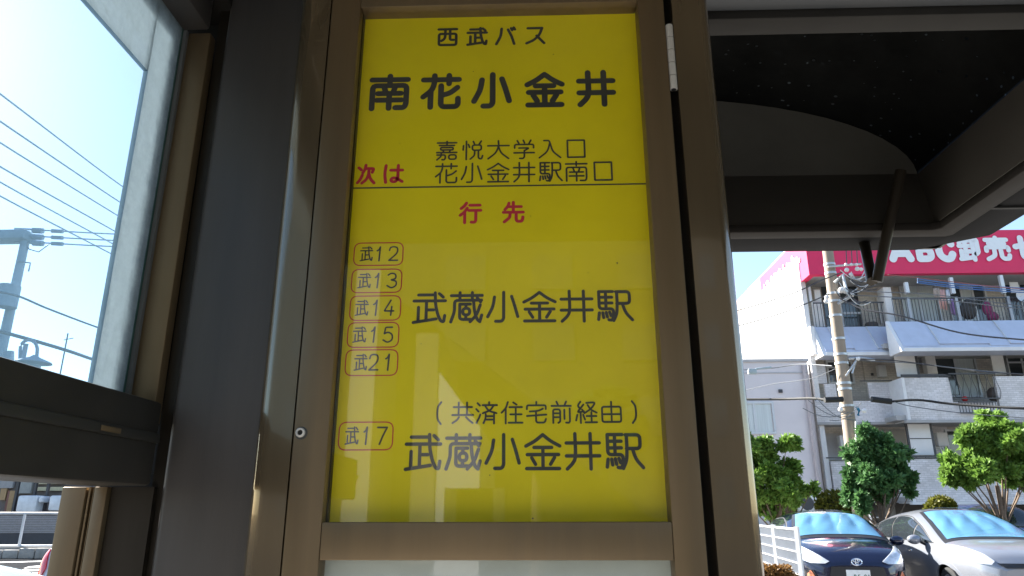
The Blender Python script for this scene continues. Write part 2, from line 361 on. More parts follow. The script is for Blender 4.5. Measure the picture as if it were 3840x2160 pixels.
# end arches (far and near) with sloping inner fascias
XR, XL, ZB = CX+SPANR, CX-SPANR, 2.36
for y, sg in ((YF, 1), (YN, -1)):
    m = MB(); poly = [(XL-.012, ZS-.02)]+[(x, arc(x)+.012) for x in xs]+[(XR+.012, ZS-.02)]
    m.prism(poly, 'Y', y+sg*.001, y+sg*.02); m.build('end_panel', roofmid, shelter)
    m = MB(); yi = y-sg*.19
    m.prism([(yi, ZB+.004), (y, ZS), (y+sg*.06, ZS), (y+sg*.06, ZB+.004)], 'X', XL-.05, XR+.05); m.build('fascia', roofdark, shelter)
for x, sg in ((XR, 1), (XL, -1)):
    m = MB(); xi = x-sg*.085; m.prism([(xi, ZB+.004), (x, ZS), (x+sg*.06, ZS+.03), (x+sg*.06, ZB+.004)], 'Y', YN-.05, YF+.05); m.build('side_beam', roofdark, shelter)
def rim(name, m_, ax, ay, bx_, by_, z0, z1, ch=0., bev=.004):
    """flat frame between an inner outline (offset ax/ay) and an outer outline (bx_/by_) of the roof plan; ch chamfers the outer corners"""
    def ring(ox, oy, c):
        x0, x1, y0, y1 = XL-ox, XR+ox, YN-oy, YF+oy
        return [(x1, y0+c), (x1, y1-c*.75), (x1-c, y1), (x0+c, y1), (x0, y1-c*.75), (x0, y0+c), (x0+c, y0), (x1-c, y0)]
    A, B = ring(ax, ay, .02), ring(bx_, by_, max(.02, ch)); m = MB(); n = 8
    vs = [(p[0], p[1], z0) for p in A]+[(p[0], p[1], z0) for p in B]+[(p[0], p[1], z1) for p in A]+[(p[0], p[1], z1) for p in B]
    fs = []
    for i in range(n):
        j = (i+1) % n; fs += [(i, j, n+j, n+i), (2*n+i, 2*n+j, 3*n+j, 3*n+i), (i, j, 2*n+j, 2*n+i), (n+i, n+j, 3*n+j, 3*n+i)]
    m.add(vs, fs); return m.build(name, m_, shelter, bevel=bev)
rim('inner_flange', mat('flange_grey', (.022, .019, .016), .7, 0, .1, 8, spec=.15), -.084, -.20, -.012, -.137, 2.335, 2.3635)
rim('shadow_gap', black, -.0115, -.1365, .004, -.121, 2.352, 2.39)
rim('gutter', guttergrey, .0045, -.1205, .145, .03, 2.345, 2.47, .19, .016)
m = MB(); m.box(1.62-.25, 1.575, 2.05, 2.062, 2.338, 2.3448); m.build('gutter_joint', black, shelter)
# cross beam over the sign cabinet
m = MB(); m.box(XL, XR-.09, 1.00, 1.155, 2.368, 2.50); m.build('cross_beam', mat('cross_beam_grey', (.032, .034, .037), .6, .1, .1, 8, dirt=.2), shelter, bevel=.004)
m = MB(); m.box(XL, XR-.09, 1.160, 1.212, 2.355, 2.40); m.build('beam_trim', mat('beam_trim', (.03, .028, .025), .8, 0, spec=.1), shelter, bevel=.003)
# V bracket that hangs from the far edge
m = MB()
pv = at(3288, 1056, 2.24)
m2 = MB(); m2.tube([pv+Vector((-.010, .01, .004)), at(3240, 905, 2.36)], .0175, 12); m2.build('bracket_arm', bronze_dark, shelter, smooth=True)
m.tube([pv, at(3378, 640, 2.16)], .0175, 12); m.build('bracket_arm', bronze_dark, shelter, smooth=True)
# ---- left side wall (runs along Y at X = XW)
XW = -.62
def px_x(px, py, Y): return at(px, py, Y).x
zb = atX(330, 1415, XW).z; zbar0 = at(250, 1800, 1.0).z
YE = 1.045                                    # far end of the glass
zt = 2.27
zc = atX(280, 1412, XW+.062).z; zd = atX(280, 1803, XW+.062).z
# upper glass: clear part and frosted border
yc = atX(458, 760, XW).y; ztc = atX(553, 275, XW).z
m = MB(); m.box(XW-.004, XW+.004, -.25, yc, zc+.0005, ztc); m.build('glass_pane', side_glass, shelter)
m = MB(); m.box(XW-.004, XW+.004, yc+.0005, YE, zc+.0005, zt); m.box(XW-.004, XW+.004, -.25, yc, ztc+.0005, zt); m.build('frosted_border', frost, shelter)
m = MB(); m.box(XW-.004, XW+.004, YE+.0005, YE+.005, zc+.0005, zt); m.build('glass_edge', mat('green_glass_edge', (.03, .09, .075), .3), shelter)
m = MB(); m.box(XW-.012, XW+.010, YE+.0055, 1.058, zc+.0005, zt); m.build('glazing_gasket', mat('grey_gasket', (.12, .125, .125), .6), shelter)
sill = mat('sill_dark', (.045, .04, .033), .5, .35, .1, 12, dirt=.3)
m = MB(); m.box(XW-.03, XW+.062, -.27, 1.057, zd, zc); m.build('cross_rail', sill, shelter, bevel=.006)
zm = at(520, 1640, 1.02).z
m = MB(); m.box(XW+.0622, XW+.068, -.27, 1.052, zm-.006, zm+.008); m.build('rail_trim', mat('rail_trim', (.05, .047, .04), .5, .4), shelter, bevel=.002)
m = MB(); m.box(XW+.0682, XW+.0695, .90, .945, zm-.003, zm+.004); m.build('rail_clip', bronze, shelter, bevel=.0005)
m = MB(); m.box(XW-.04, XW+.05, -.27, 1.055, zt+.001, zt+.10); m.build('head_rail', charcoal, shelter, bevel=.006)
# bronze mullion face seen beside the glass, and dark recess beside it
xa = at(589, 760, 1.06).x; xb = at(697, 760, 1.06).x
m = MB(); m.box(xa, xb, 1.0585, 1.081, zc-.03, zt); m.build('mullion', bronze, shelter, bevel=.002)
m = MB(); m.box(xb+.0005, -.49, 1.082, 1.12, .12, 2.35); m.build('recess_strip', bronze_dark, shelter)
# lower post with grooves
xl0 = at(205, 1980, 1.06).x; xg0 = at(298, 1980, 1.06).x; xg1 = at(330, 1980, 1.06).x; xr = at(378, 1980, 1.06).x
m = MB(); m.box(xl0, xg0, 1.060, 1.10, .12, zd-.001); m.build('lower_post', bronze, shelter, bevel=.002)
gx = [xg0+(xg1-xg0)*t for t in (0, .2, .42, .66, .82, 1)]
m = MB(); m.box(xg0, xg1, 1.080, 1.10, .12, zd-.001); m.build('groove_back', black, shelter)
m = MB(); m.box(gx[1], gx[2], 1.063, 1.0798, .12, zd-.001); m.build('groove_rib', bronze, shelter)
m = MB(); m.box(gx[3]+.001, gx[4], 1.063, 1.0798, .12, zd-.001); m.build('groove_rib', bronze, shelter)
m = MB(); m.box(xg1, xr, 1.060, 1.0798, .12, zd-.001); m.build('lower_post_strip', bronze, shelter, bevel=.001)
m = MB(); m.box(xr+.0005, -.56, 1.07, 1.0798, .12, zd-.001); m.build('recess_face', bronze_dark, shelter)
# big charcoal column between wall and cabinet
xc0 = at(752, 760, 1.07).x; xc1 = at(1125, 760, 1.07).x
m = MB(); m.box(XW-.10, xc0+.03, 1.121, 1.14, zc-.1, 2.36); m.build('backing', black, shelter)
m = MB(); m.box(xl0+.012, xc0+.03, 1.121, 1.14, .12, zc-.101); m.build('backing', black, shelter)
m = MB(); m.box(XW-.03, XW-.0125, 1.046, 1.12, zc+.0005, zt); m.build('wall_channel', black, shelter)
m = MB(); m.box(xc0, xc1+.05, 1.07, 1.26, .12, 2.36); m.build('column', charcoal, shelter, bevel=.012, seg=4)
# ceiling lining behind the glass wall head
# ================================================================== sign cabinet
Y0 = 1.0; YP = 1.032
cab = thing('sign_cabinet', 'bronze hinged bus stop cabinet holding the yellow route sign', 'sign cabinet', (0, 1.0, .12))
def X0(px, py=1080, Y=Y0): return at(px, py, Y).x
s_l, s_r = X0(1150), X0(2586-14)                     # door outer edges
zoT = 2.36; zlo = .5
i_l, i_r = X0(1272), X0(2462)
ztop = at(1900, 14, Y0).z; zmid1 = at(1870, 1958, Y0).z; zmid0 = at(1870, 2102, Y0).z
gap = .0022
def rounded_post(name, xa_, xb_, side, R):
    """full-height jamb; its outer front corner is rounded with radius R"""
    n = 12; y0_, y1_ = Y0+.001, Y0+.16; poly = []
    if side < 0:
        poly = [(xb_, y0_)]+[(xa_+R-R*math.sin(t), y0_+R-R*math.cos(t)) for t in [math.pi/2*i/n for i in range(n+1)]]+[(xa_, y1_), (xb_, y1_)]
    else:
        poly = [(xa_, y0_)]+[(xb_-R+R*math.sin(t), y0_+R-R*math.cos(t)) for t in [math.pi/2*i/n for i in range(n+1)]]+[(xb_, y1_), (xa_, y1_)]
    m = MB(); m.prism(poly, 'Z', .13, zoT); return m.build(name, bronze_gloss, cab, smooth=True)
lp = rounded_post('jamb', X0(1000), s_l-gap, -1, .028)
rp = rounded_post('jamb', X0(2607), X0(2772), 1, .020)
m = MB(); m.box(X0(1010)+.01, X0(2760)-.01, Y0+.165, Y0+.19, .13, zoT); m.build('back_panel', charcoal, cab)
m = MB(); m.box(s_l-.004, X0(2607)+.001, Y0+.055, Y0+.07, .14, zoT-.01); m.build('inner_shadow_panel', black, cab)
# door stiles and rails
def dbox(name, x0, x1, z0, z1, m_=bronze, y0=Y0, y1=Y0+.045, bev=.0015):
    m = MB(); m.box(x0, x1, y0, y1, z0, z1); return m.build(name, m_, cab, bevel=bev)
dbox('door_stile', s_l, i_l, .14, zoT-.01); dbox('door_stile', i_r, s_r, .14, zoT-.01)
dbox('door_rail', i_l+.0003, i_r-.0003, zmid0, zmid1, y0=Y0+.0006)
dbox('door_rail', i_l+.0003, i_r-.0003, ztop, zoT-.01, y0=Y0+.0006)
# recess lining
pl, pr = at(1304, 1000, YP).x, at(2448, 1000, YP).x
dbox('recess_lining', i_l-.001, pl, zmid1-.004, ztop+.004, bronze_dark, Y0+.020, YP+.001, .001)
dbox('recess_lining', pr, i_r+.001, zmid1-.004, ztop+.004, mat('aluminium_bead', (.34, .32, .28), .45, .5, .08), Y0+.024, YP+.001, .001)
# hinge
hz = [at(2530, t, Y0).z for t in (90, 138, 185, 233, 281, 331)]
hx = (s_r+X0(2607))/2; hinge = None
for i in range(5):
    m = MB(); m.tube([(hx, Y0+.004, hz[i+1]+.0008), (hx, Y0+.004, hz[i]-.0008)], .0062, 16)
    m.build('hinge_knuckle', steel, cab, smooth=True)
m = MB(); m.tube([(hx, Y0+.005, hz[5]), (hx, Y0+.005, hz[0])], .0040, 12); m.build('hinge_pin', mat('dark_steel', (.06, .06, .06), .5, .8), cab, smooth=True)
# socket screw
sc = at(1127, 1622, Y0)
m = MB(); nR = 24; vs = []; prof = [(.0068, 0), (.0066, -.0022), (.0058, -.0034), (.0042, -.0036), (.0038, -.0030), (.0036, -.0005)]
for r_, y_ in prof: vs += [(sc.x+r_*math.cos(2*math.pi*k/nR), Y0+y_-.0002, sc.z+r_*math.sin(2*math.pi*k/nR)) for k in range(nR)]
fs = [(j*nR+k, j*nR+(k+1) % nR, (j+1)*nR+(k+1) % nR, (j+1)*nR+k) for j in range(len(prof)-1) for k in range(nR)]
m.add(vs, fs); scr = m.build('socket_screw', steel, cab, smooth=True)
m = MB(); m.tube([(sc.x, Y0-.0008, sc.z), (sc.x, Y0-.0004, sc.z)], .0037, 16); m.build('screw_socket', black, scr)
m = MB(); m.tube([(sc.x+.0012, Y0-.0001, sc.z-.0008), (sc.x+.0012, Y0+.0006, sc.z-.0008)], .0090, 24); m.build('screw_washer', rubber, scr)

# yellow sign sheet with its print
m = MB(); m.box(pl-.01, pr+.01, YP, YP+.003, at(1870, 1975, YP).z, at(1900, -30, YP).z)
sheet_o = m.build('route_sign_sheet', yellow, cab); sheet_o['label'] = 'yellow sheet printed with Japanese stop name and route destinations'
m = MB(); m.box(i_l-.002, i_r+.002, Y0+.012, Y0+.0145, zmid1-.004, ztop+.004); m.build('cover_pane', pane, cab)
# lower white notice board under its own pane
m = MB(); m.box(i_l-.005, i_r+.005, YP, YP+.003, .9, zmid0+.01); nb = m.build('notice_board', board_white, cab); nb['label'] = 'blank milky notice board below the yellow sheet'
m = MB(); m.box(i_l-.002, i_r+.002, Y0+.012, Y0+.0145, .9, zmid0+.004); m.build('cover_pane', pane, cab)
dbox('door_rail', i_l+.0003, i_r-.0003, .80, .90, y0=Y0+.0006)

def fr_sign(u, v, k): return (u, YP-.0004-k*.00003, -v)
def line(text, boxes, swf, m_, name='lettering', rad=10.):
    mb = MB(); data = []
    for b in boxes:
        cx, cy = (b[0]+b[2])/2, (b[1]+b[3])/2
        c = at(cx, cy, YP); w = at(b[2], cy, YP).x-at(b[0], cy, YP).x; h = at(cx, b[1], YP).z-at(cx, b[3], YP).z
        data.append([c.x, c.z, w, h])
    zc_ = sum(d[1] for d in data)/len(data); hm = sum(d[3] for d in data)/len(data)
    for ch, d in zip(text, data):
        z = zc_ if len(data) > 1 else d[1]; h = .5*hm+.5*d[3]
        glyph(mb, ch, d[0]-d[2]/2, -z-h/2, d[2], h, hm*swf, fr_sign, rad)
    o = mb.build(name, m_, sheet_o); return o
# region 1240,0 .5244 ; each box in photograph pixels
def sc_(bx, s, ox, oy): return [(ox+a*s, oy+b*s, ox+c*s, oy+d*s) for a, b, c, d in bx]
R1 = lambda *b: sc_(b, .5244, 1240, 0); R4 = lambda *b: sc_(b, .5124, 1240, 760); R5 = lambda *b: sc_(b, .5512, 1180, 1400)
line('西武バス', R1((762,195,912,330), (970,192,1125,330), (1175,190,1330,327), (1390,195,1538,325)), .125, ink)
line('南花小金井', R1((272,522,570,797), (642,525,937,790), (1005,520,1302,787), (1385,510,1675,772), (1755,498,2040,768)), .135, ink)
line('嘉悦大学入口', R1((750,1002,912,1150), (938,1003,1095,1147), (1117,1003,1282,1145), (1305,997,1462,1143), (1485,1000,1652,1137), (1682,997,1827,1130)), .082, ink)
line('花小金井駅南口', R1((745,1165,910,1318), (930,1165,1090,1315), (1115,1162,1280,1312), (1302,1155,1465,1308), (1487,1155,1660,1305), (1675,1148,1840,1302), (1875,1155,2022,1293)), .082, ink)
line('次は', R1((185,1168,328,1322), (372,1175,527,1318)), .135, redink)
line('行先', R4((937,-8,1110,157), (1253,-12,1421,155)), .125, redink)
line('武蔵小金井駅', R4((597,650,850,893), (870,648,1120,887), (1138,648,1385,887), (1402,642,1655,883), (1675,632,1925,882), (1943,632,2215,877)), .092, ink)
line('(共済住宅前経由)', R5((820,190,870,357), (930,197,1085,350), (1092,190,1247,348), (1265,187,1420,345), (1432,187,1585,345), (1605,182,1750,345), (1768,185,1925,343), (1943,190,2095,340), (2150,180,2200,345)), .085, ink)
line('武蔵小金井駅', R5((610,408,867,675), (885,408,1140,668), (1155,408,1407,665), (1425,397,1680,665), (1700,392,1950,665), (1972,397,2242,660)), .092, ink)
# rule across
ra = at(1338, 707, YP); rb = at(2420, 688, YP); zr = (ra.z+rb.z)/2
m = MB(); m.box(pl-.001, pr+.001, YP-.0004, YP-.0001, zr-.0012, zr+.0012); m.build('printed_rule', ink, sheet_o)
# route badges
def badge(bx, txt, cells):
    x0, y0, x1, y1 = bx; cx, cy = (x0+x1)/2, (y0+y1)/2
    c = at(cx, cy, YP); w = at(x1, cy, YP).x-at(x0, cy, YP).x; h = at(cx, y0, YP).z-at(cx, y1, YP).z
    mb = MB(); P = [(c.x-w/2, -c.z-h/2), (c.x+w/2, -c.z-h/2), (c.x+w/2, -c.z+h/2), (c.x-w/2, -c.z+h/2)]
    vs, fs = ribbon(fillet(P, .011, True, 6), .0018, True); mb.add([fr_sign(v[0], v[1], 1) for v in vs], fs)
    o = mb.build('route_badge', redline, sheet_o)
    mb = MB()
    for ch, (a, b) in zip(txt, cells):
        yt = .15; hh = .68
        glyph(mb, ch, c.x-w/2+a*w, -c.z-h/2+yt*h, (b-a)*w, hh*h, h*(.055 if ch == '武' else .065), fr_sign, 9)
    mb.build('badge_lettering', ink, sheet_o)
std = [(.12, .39), (.455, .555), (.695, .915)]
for bx, t, cl in (((1328,911,1511,995), '武12', std), ((1319,1010,1506,1097), '武13', std), ((1313,1110,1502,1201), '武14', [(.10, .37), (.45, .55), (.66, .88)]),
                  ((1304,1210,1495,1302), '武15', [(.10, .37), (.45, .55), (.68, .90)]), ((1296,1312,1491,1408), '武21', [(.163, .42), (.434, .645), (.755, .855)]),
                  ((1271,1583,1473,1687), '武17', [(.114, .373), (.45, .54), (.69, .91)])):
    badge(bx, t, cl)
# specks of dirt on the print
m = MB()
for (a, b, r_) in ((2075,207,.0010), (1775,271,.0009), (2314,988,.0016), (1580,1290,.0008), (2180,1365,.0006), (1837,1782,.0009), (1998,1944,.0012), (2205,1024,.0008), (1500,540,.0007), (1990,812,.0008)):
    c = at(a, b, YP); m.add([(c.x+r_*math.cos(t)*rng.uniform(.6, 1.2), YP-.0022, c.z+r_*math.sin(t)*rng.uniform(.6, 1.3)) for t in np.linspace(0, 5.6, 8)], [tuple(range(8))])
m.build('dirt_speck', mat('dirt', (.05, .035, .02), .9), sheet_o)
# ================================================================== apartment building
YA, YB, YW = 26.0, 25.0, 27.2                 # left balconies, right balconies, wall plane
tile = brick('white_tile', (.74, .71, .72), (.58, .56, .56), .20, .07, .010, .45)
tile_warm = brick('beige_tile', (.66, .60, .53), (.50, .46, .42), .20, .07, .010, .5)
plaster = mat('white_plaster', (.76, .75, .74), .8, 0, .06, 1.5, dirt=.25, bump=.1, bscale=30)
plaster_grey = mat('grey_plaster', (.52, .50, .50), .85, 0, .08, 1.2, dirt=.4)
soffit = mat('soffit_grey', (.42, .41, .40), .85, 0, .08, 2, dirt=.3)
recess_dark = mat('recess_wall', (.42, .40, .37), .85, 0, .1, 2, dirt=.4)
slate = mat('blue_grey_sheet', (.56, .60, .70), .42, .05, .05, 3, dirt=.15)
winglass = mat('window_glass', (.045, .055, .06), .08, 0, .3, 1.5, spec=.8)
curtain = mat('net_curtain', (.6, .64, .63), .8, 0, .12, 3, stretch=(14, 1, .3))
frame_w = mat('window_frame', (.62, .63, .64), .4, .1, .05)
iron = mat('dark_iron', (.07, .07, .075), .5, .4)
signred = mat('crimson_board', (.70, .022, .10), .5, 0, .05, 1.2, spec=.4)
signpink = signred
signwhite = mat('board_letter_white', (.80, .80, .80), .5, 0, .03)
apt = thing('apartment_building', 'white tiled apartment block with blue-grey aprons and a crimson roof board', 'apartment building', (14, 27, 0))
XA = at(3037, 1300, YA).x; XE = 27.0
def fx(px, py, Y): return at(px, py, Y).x
def fz(px, py, Y): return at(px, py, Y).z
def fbox(name, x0, x1, y0, y1, Yf, dep, m_, parent=apt, bevel=0.):
    cy, cx = (y0+y1)/2, min((x0+x1)/2, 3600)
    m = MB(); m.box(fx(x0, cy, Yf), fx(x1, cy, Yf) if x1 < 3900 else XE, Yf, Yf+dep, fz(cx, y1, Yf), fz(cx, y0, Yf))
    return m.build(name, m_, parent, bevel=bevel)
z1, z2, z3, z4 = fz(3400, 1882, YA), fz(3400, 1585, YA), fz(3400, 1322, YA), fz(3300, 1040, YA)
zroof = fz(3700, 855, 25.9)
DEP = 34.8
m = MB(); m.box(XA+.02, XE, YW, DEP, 0, zroof-.3); m.build('wall', tile_warm, apt)
# side wall (white, sunlit) and its joints
for (a, b) in ((.0, z1), (z1+.02, z2-.04), (z2, z3-.04), (z3, z4+.9)):
    m = MB(); m.box(XA-.02, XA+.015, YA+.05, DEP, a, b); m.build('side_wall_panel', plaster, apt)
m = MB(); m.box(XA+.016, XA+.16, YA+.05, YW-.002, 0, z4+.9); m.build('end_pier', plaster, apt)
# floor slabs
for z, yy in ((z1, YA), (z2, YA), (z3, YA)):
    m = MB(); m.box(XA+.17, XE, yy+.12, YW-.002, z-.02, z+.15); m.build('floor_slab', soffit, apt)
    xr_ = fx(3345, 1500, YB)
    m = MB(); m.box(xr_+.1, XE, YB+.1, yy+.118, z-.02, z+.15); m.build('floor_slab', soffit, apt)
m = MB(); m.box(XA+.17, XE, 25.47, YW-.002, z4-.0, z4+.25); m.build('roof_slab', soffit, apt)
# ground storey: dark recess, base wall
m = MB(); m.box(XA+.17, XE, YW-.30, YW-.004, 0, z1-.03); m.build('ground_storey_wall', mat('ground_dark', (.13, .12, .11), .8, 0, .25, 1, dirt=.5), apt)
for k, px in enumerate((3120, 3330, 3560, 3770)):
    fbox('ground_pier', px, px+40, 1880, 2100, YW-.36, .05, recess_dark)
# ---- top storey
fbox('window_recess', 3090, 3222, 1062, 1226, YW-.06, .05, winglass)
wr = apt.children[-1]
fbox('window_frame', 3160, 3228, 1170, 1178, YW-.09, .03, frame_w, wr)
fbox('window_frame', 3150, 3156, 1062, 1226, YW-.09, .03, frame_w, wr)
fbox('partition', 3048, 3088, 1130, 1232, YA+.3, .04, plaster)
fbox('partition', 3055, 3078, 1086, 1128, YA+.35, .04, plaster)
fbox('post', 3033, 3043, 1075, 1130, YA+.1, .1, frame_w)
fbox('post', 3322, 3352, 1076, 1212, YA-.1, .5, plaster, bevel=.02)
for a, t in ((3396, 1058), (3566, 1040), (3755, 1033)):
    fbox('post', a, a+13, t, 1100, YB+.15, .12, frame_w)
fbox('pipe', 3297, 3304, 1115, 1210, YW-.12, .08, plaster); fbox('pipe', 3312, 3318, 1130, 1215, YW-.12, .08, mat('brown_pipe', (.16, .13, .11), .6))
fbox('flower_tub', 3256, 3298, 1203, 1232, YA+.2, .4, mat('tub_brown', (.12, .10, .09), .8), bevel=.1)
def window(x0, x1, y0, y1, Yf, cur=(0, 1), mull=1, par=apt, transom=None):
    cy, cx = (y0+y1)/2, (x0+x1)/2
    X0_, X1_, Z0_, Z1_ = fx(x0, cy, Yf), fx(x1, cy, Yf), fz(cx, y1, Yf), fz(cx, y0, Yf)
    m = MB(); t = .07
    m.box(X0_, X1_, Yf-.05, Yf+.02, Z1_-t, Z1_); m.box(X0_, X1_, Yf-.05, Yf+.02, Z0_, Z0_+t); m.box(X0_, X0_+t, Yf-.05, Yf+.02, Z0_+t, Z1_-t); m.box(X1_-t, X1_, Yf-.05, Yf+.02, Z0_+t, Z1_-t)
    f = m.build('window', frame_w, par)
    n = mull+1; w = (X1_-X0_-2*t)/n
    for i in range(n):
        m = MB(); m.box(X0_+t+i*w+.03, X0_+t+(i+1)*w-.03, Yf-.01, Yf+.012, Z0_+t, Z1_-t); m.build('pane', curtain if i in cur else winglass, f)
        if i: m = MB(); m.box(X0_+t+i*w-.035, X0_+t+i*w+.035, Yf-.045, Yf+.015, Z0_+t, Z1_-t); m.build('mullion', frame_w, f)
    if transom:
        zt_ = Z1_-(Z1_-Z0_)*transom; m = MB(); m.box(X0_+t, X1_-t, Yf-.047, Yf-.012, zt_-.03, zt_+.03); m.build('transom', frame_w, f)
    return f
window(3560, 3705, 1068, 1215, YW-.03, cur=(1,), mull=2)
window(3380, 3520, 1060, 1215, YW-.03, cur=(0, 1), mull=1)
window(3770, 3895, 1060, 1215, YW-.03, cur=(), mull=1)
fbox('partition', 3790, 3822, 1060, 1100, YB+1.0, .04, plaster)
# ---- railings: uprights joined (about 3 px each), top and bottom rail
def railing(x0, x1, y0, y1, Yf, pitch=.115, name='railing', wavy=False, posts=()):
    cx = min((x0+x1)/2, 3650); cy = (y0+y1)/2
    X0_, X1_, Z0_, Z1_ = fx(x0, cy, Yf), fx(x1, cy, Yf), fz(cx, y1, Yf), fz(cx, y0, Yf)
    if x1 > 3900: X1_ = XE
    m = MB(); m.box(X0_, X1_, Yf, Yf+.04, Z1_-.05, Z1_); m.box(X0_, X1_, Yf, Yf+.04, Z0_, Z0_+.04)
    n = int((X1_-X0_)/pitch)
    for i in range(n+1):
        x = X0_+i*(X1_-X0_)/n
        if wavy:
            s = (-1)**i*.045; pts = [(x+s*math.sin(t*math.pi*2)*1.0, Yf+.02-.05*math.sin(t*math.pi), Z0_+(Z1_-Z0_)*t) for t in np.linspace(0, 1, 9)]
            m.tube(pts, .011, 4, False)
        else: m.box(x-.009, x+.009, Yf+.01, Yf+.03, Z0_, Z1_)
    r = m.build(name, iron, apt); r['kind'] = 'stuff'
    for p in posts:
        m = MB(); x = fx(p, cy, Yf); m.box(x-.05, x+.05, Yf-.012, Yf+.045, Z0_, Z1_+.02); m.build('rail_post', mat('rail_post_grey', (.33, .35, .38), .5, .2), apt)
    return r
railing(3352, 3950, 1114, 1206, YB+.02, posts=(3412, 3594, 3790))
railing(3056, 3325, 1132, 1228, YA+.02, .13)
# ---- sloping blue-grey aprons under the top storey
def apron(x0, x1, yt, yb, Yt, Yb, joints):
    cx = min((x0+x1)/2, 3650)
    Xa, Xb = fx(x0, yt, Yt), (fx(x1, yt, Yt) if x1 < 3900 else XE); Zt, Zb = fz(cx, yt, Yt), fz(cx, yb, Yb)
    if x1 < 3900: Xb = fx(x1, yt, Yt)
    m = MB(); P = [(Yt, Zt), (Yb, Zb), (Yb, Zb-.14), (Yt+.08, Zb-.14)]
    m.prism(P, 'X', Xa, Xb); o = m.build('apron', slate, apt)
    xs_ = [Xa]+[fx(j, yt, Yt) for j in joints]+[Xb]
    for i in range(len(xs_)-1):
        d = .06 if i % 2 else .02; e = .02
        m = MB(); a, b = xs_[i]+.012, xs_[i+1]-.012; zz = Zb+(.12 if i % 2 else .04); f = (Zt-zz)/(Zt-Zb); yb_ = Yt+(Yb-Yt)*f
        m.prism([(Yt-.01, Zt+e), (Yt-d, Zt+e), (yb_-d, zz), (yb_, zz)], 'X', a, b); m.build('apron_panel', slate, apt)
        if i: m = MB(); m.prism([(Yt-.005, Zt+e+.005), (Yt-d-.03, Zt+e), (yb_-d-.03, zz), (yb_, zz)], 'X', xs_[i]-.010, xs_[i]+.010); m.build('apron_joint', frame_w, apt)
    m = MB(); m.box(Xa, Xb, Yb-.04, Yb-.002, Zb-.15, Zb-.03); m.build('apron_gutter', plaster, apt)
    m = MB(); m.prism([(Yt, Zt+.03), (Yt-.05, Zt+.03), (Yb-.06, Zb-.15), (Yt+.08, Zb-.15)], 'X', Xa-.12, Xa-.002); m.build('apron_end', plaster, apt)
    return Xa, Xb, Zt, Zb
apron(3052, 3322, 1228, 1318, YA, YA-.75, (3102, 3160, 3245, 3290))
apron(3332, 3950, 1206, 1300, YB, YB-.75, (3465, 3645, 3720, 3860))
m = MB(); m.box(XA-.02, fx(3052, 1228, YA)-.125, YA-.3, YA+.04, z3-.1, fz(3050, 1230, YA)); m.build('end_pier', plaster, apt)
# ---- third storey (middle of the picture)
fbox('wall_panel', 3042, 3098, 1366, 1438, YA+.12, .06, tile)
window(3100, 3200, 1352, 1440, YW-.03, cur=(), mull=1, transom=.3)
fbox('wall_panel', 3240, 3355, 1345, 1440, YW-.05, .04, tile_warm)
fbox('wall_vent', 3268, 3276, 1398, 1408, YW-.10, .05, iron)
fbox('heater_unit', 3296, 3325, 1368, 1412, YW-.30, .24, plaster, bevel=.02)
fbox('partition', 3358, 3434, 1316, 1412, YB+.55, .04, plaster)
fbox('partition_frame', 3435, 3443, 1314, 1415, YB+.54, .06, iron)
fbox('wall_panel', 3446, 3520, 1316, 1418, YW-.05, .04, tile)
fbox('heater_unit', 3474, 3512, 1332, 1402, YW-.62, .3, plaster, bevel=.02)
window(3508, 3668, 1322, 1490, YW-.06, cur=(1,), mull=1)
fbox('partition', 3722, 3768, 1328, 1405, YB+.9, .04, plaster)
fbox('partition_frame', 3769, 3778, 1324, 1408, YB+.88, .06, iron)
window(3776, 3895, 1322, 1440, YW-.06, cur=(), mull=1, transom=.32)
# balcony fronts, third storey
fbox('balcony_panel', 3094, 3136, 1440, 1488, YA-.02, .08, tile)
fbox('balcony_panel', 3258, 3352, 1434, 1492, YA-.02, .08, tile)
fbox('balcony_panel', 3052, 3356, 1504, 1584, YA-.06, .10, tile)
fbox('balcony_cap', 3050, 3356, 1583, 1592, YA-.10, .16, soffit)
fbox('balcony_rail', 3225, 3345, 1426, 1429, YA, .04, iron)
def side(px_f, y0, y1, Yf, Yb):        # side face of the right balconies
    X = fx(px_f, (y0+y1)/2, Yf); m = MB(); m.box(X-.10, X-.002, Yf, Yb, fz(px_f, y1, Yf), fz(px_f, y0, Yf)); return m.build('balcony_side', plaster, apt)
side(3404, 1416, 1578, YB, YA+.02)
fbox('balcony_panel', 3404, 3572, 1416, 1576, YB, .12, tile)
fbox('balcony_panel', 3745, 3950, 1412, 1572, YB, .12, tile)
fbox('balcony_panel', 3572, 3745, 1508, 1574, YB+.03, .09, tile)
fbox('balcony_cap', 3400, 3950, 1573, 1584, YB-.05, .2, soffit)
railing(3566, 3742, 1398, 1496, YB-.03, .13, wavy=True)
railing(3380, 3566, 1403, 1413, YB+.05, .3); railing(3600, 3738, 1504, 1550, YB-.09, .10)
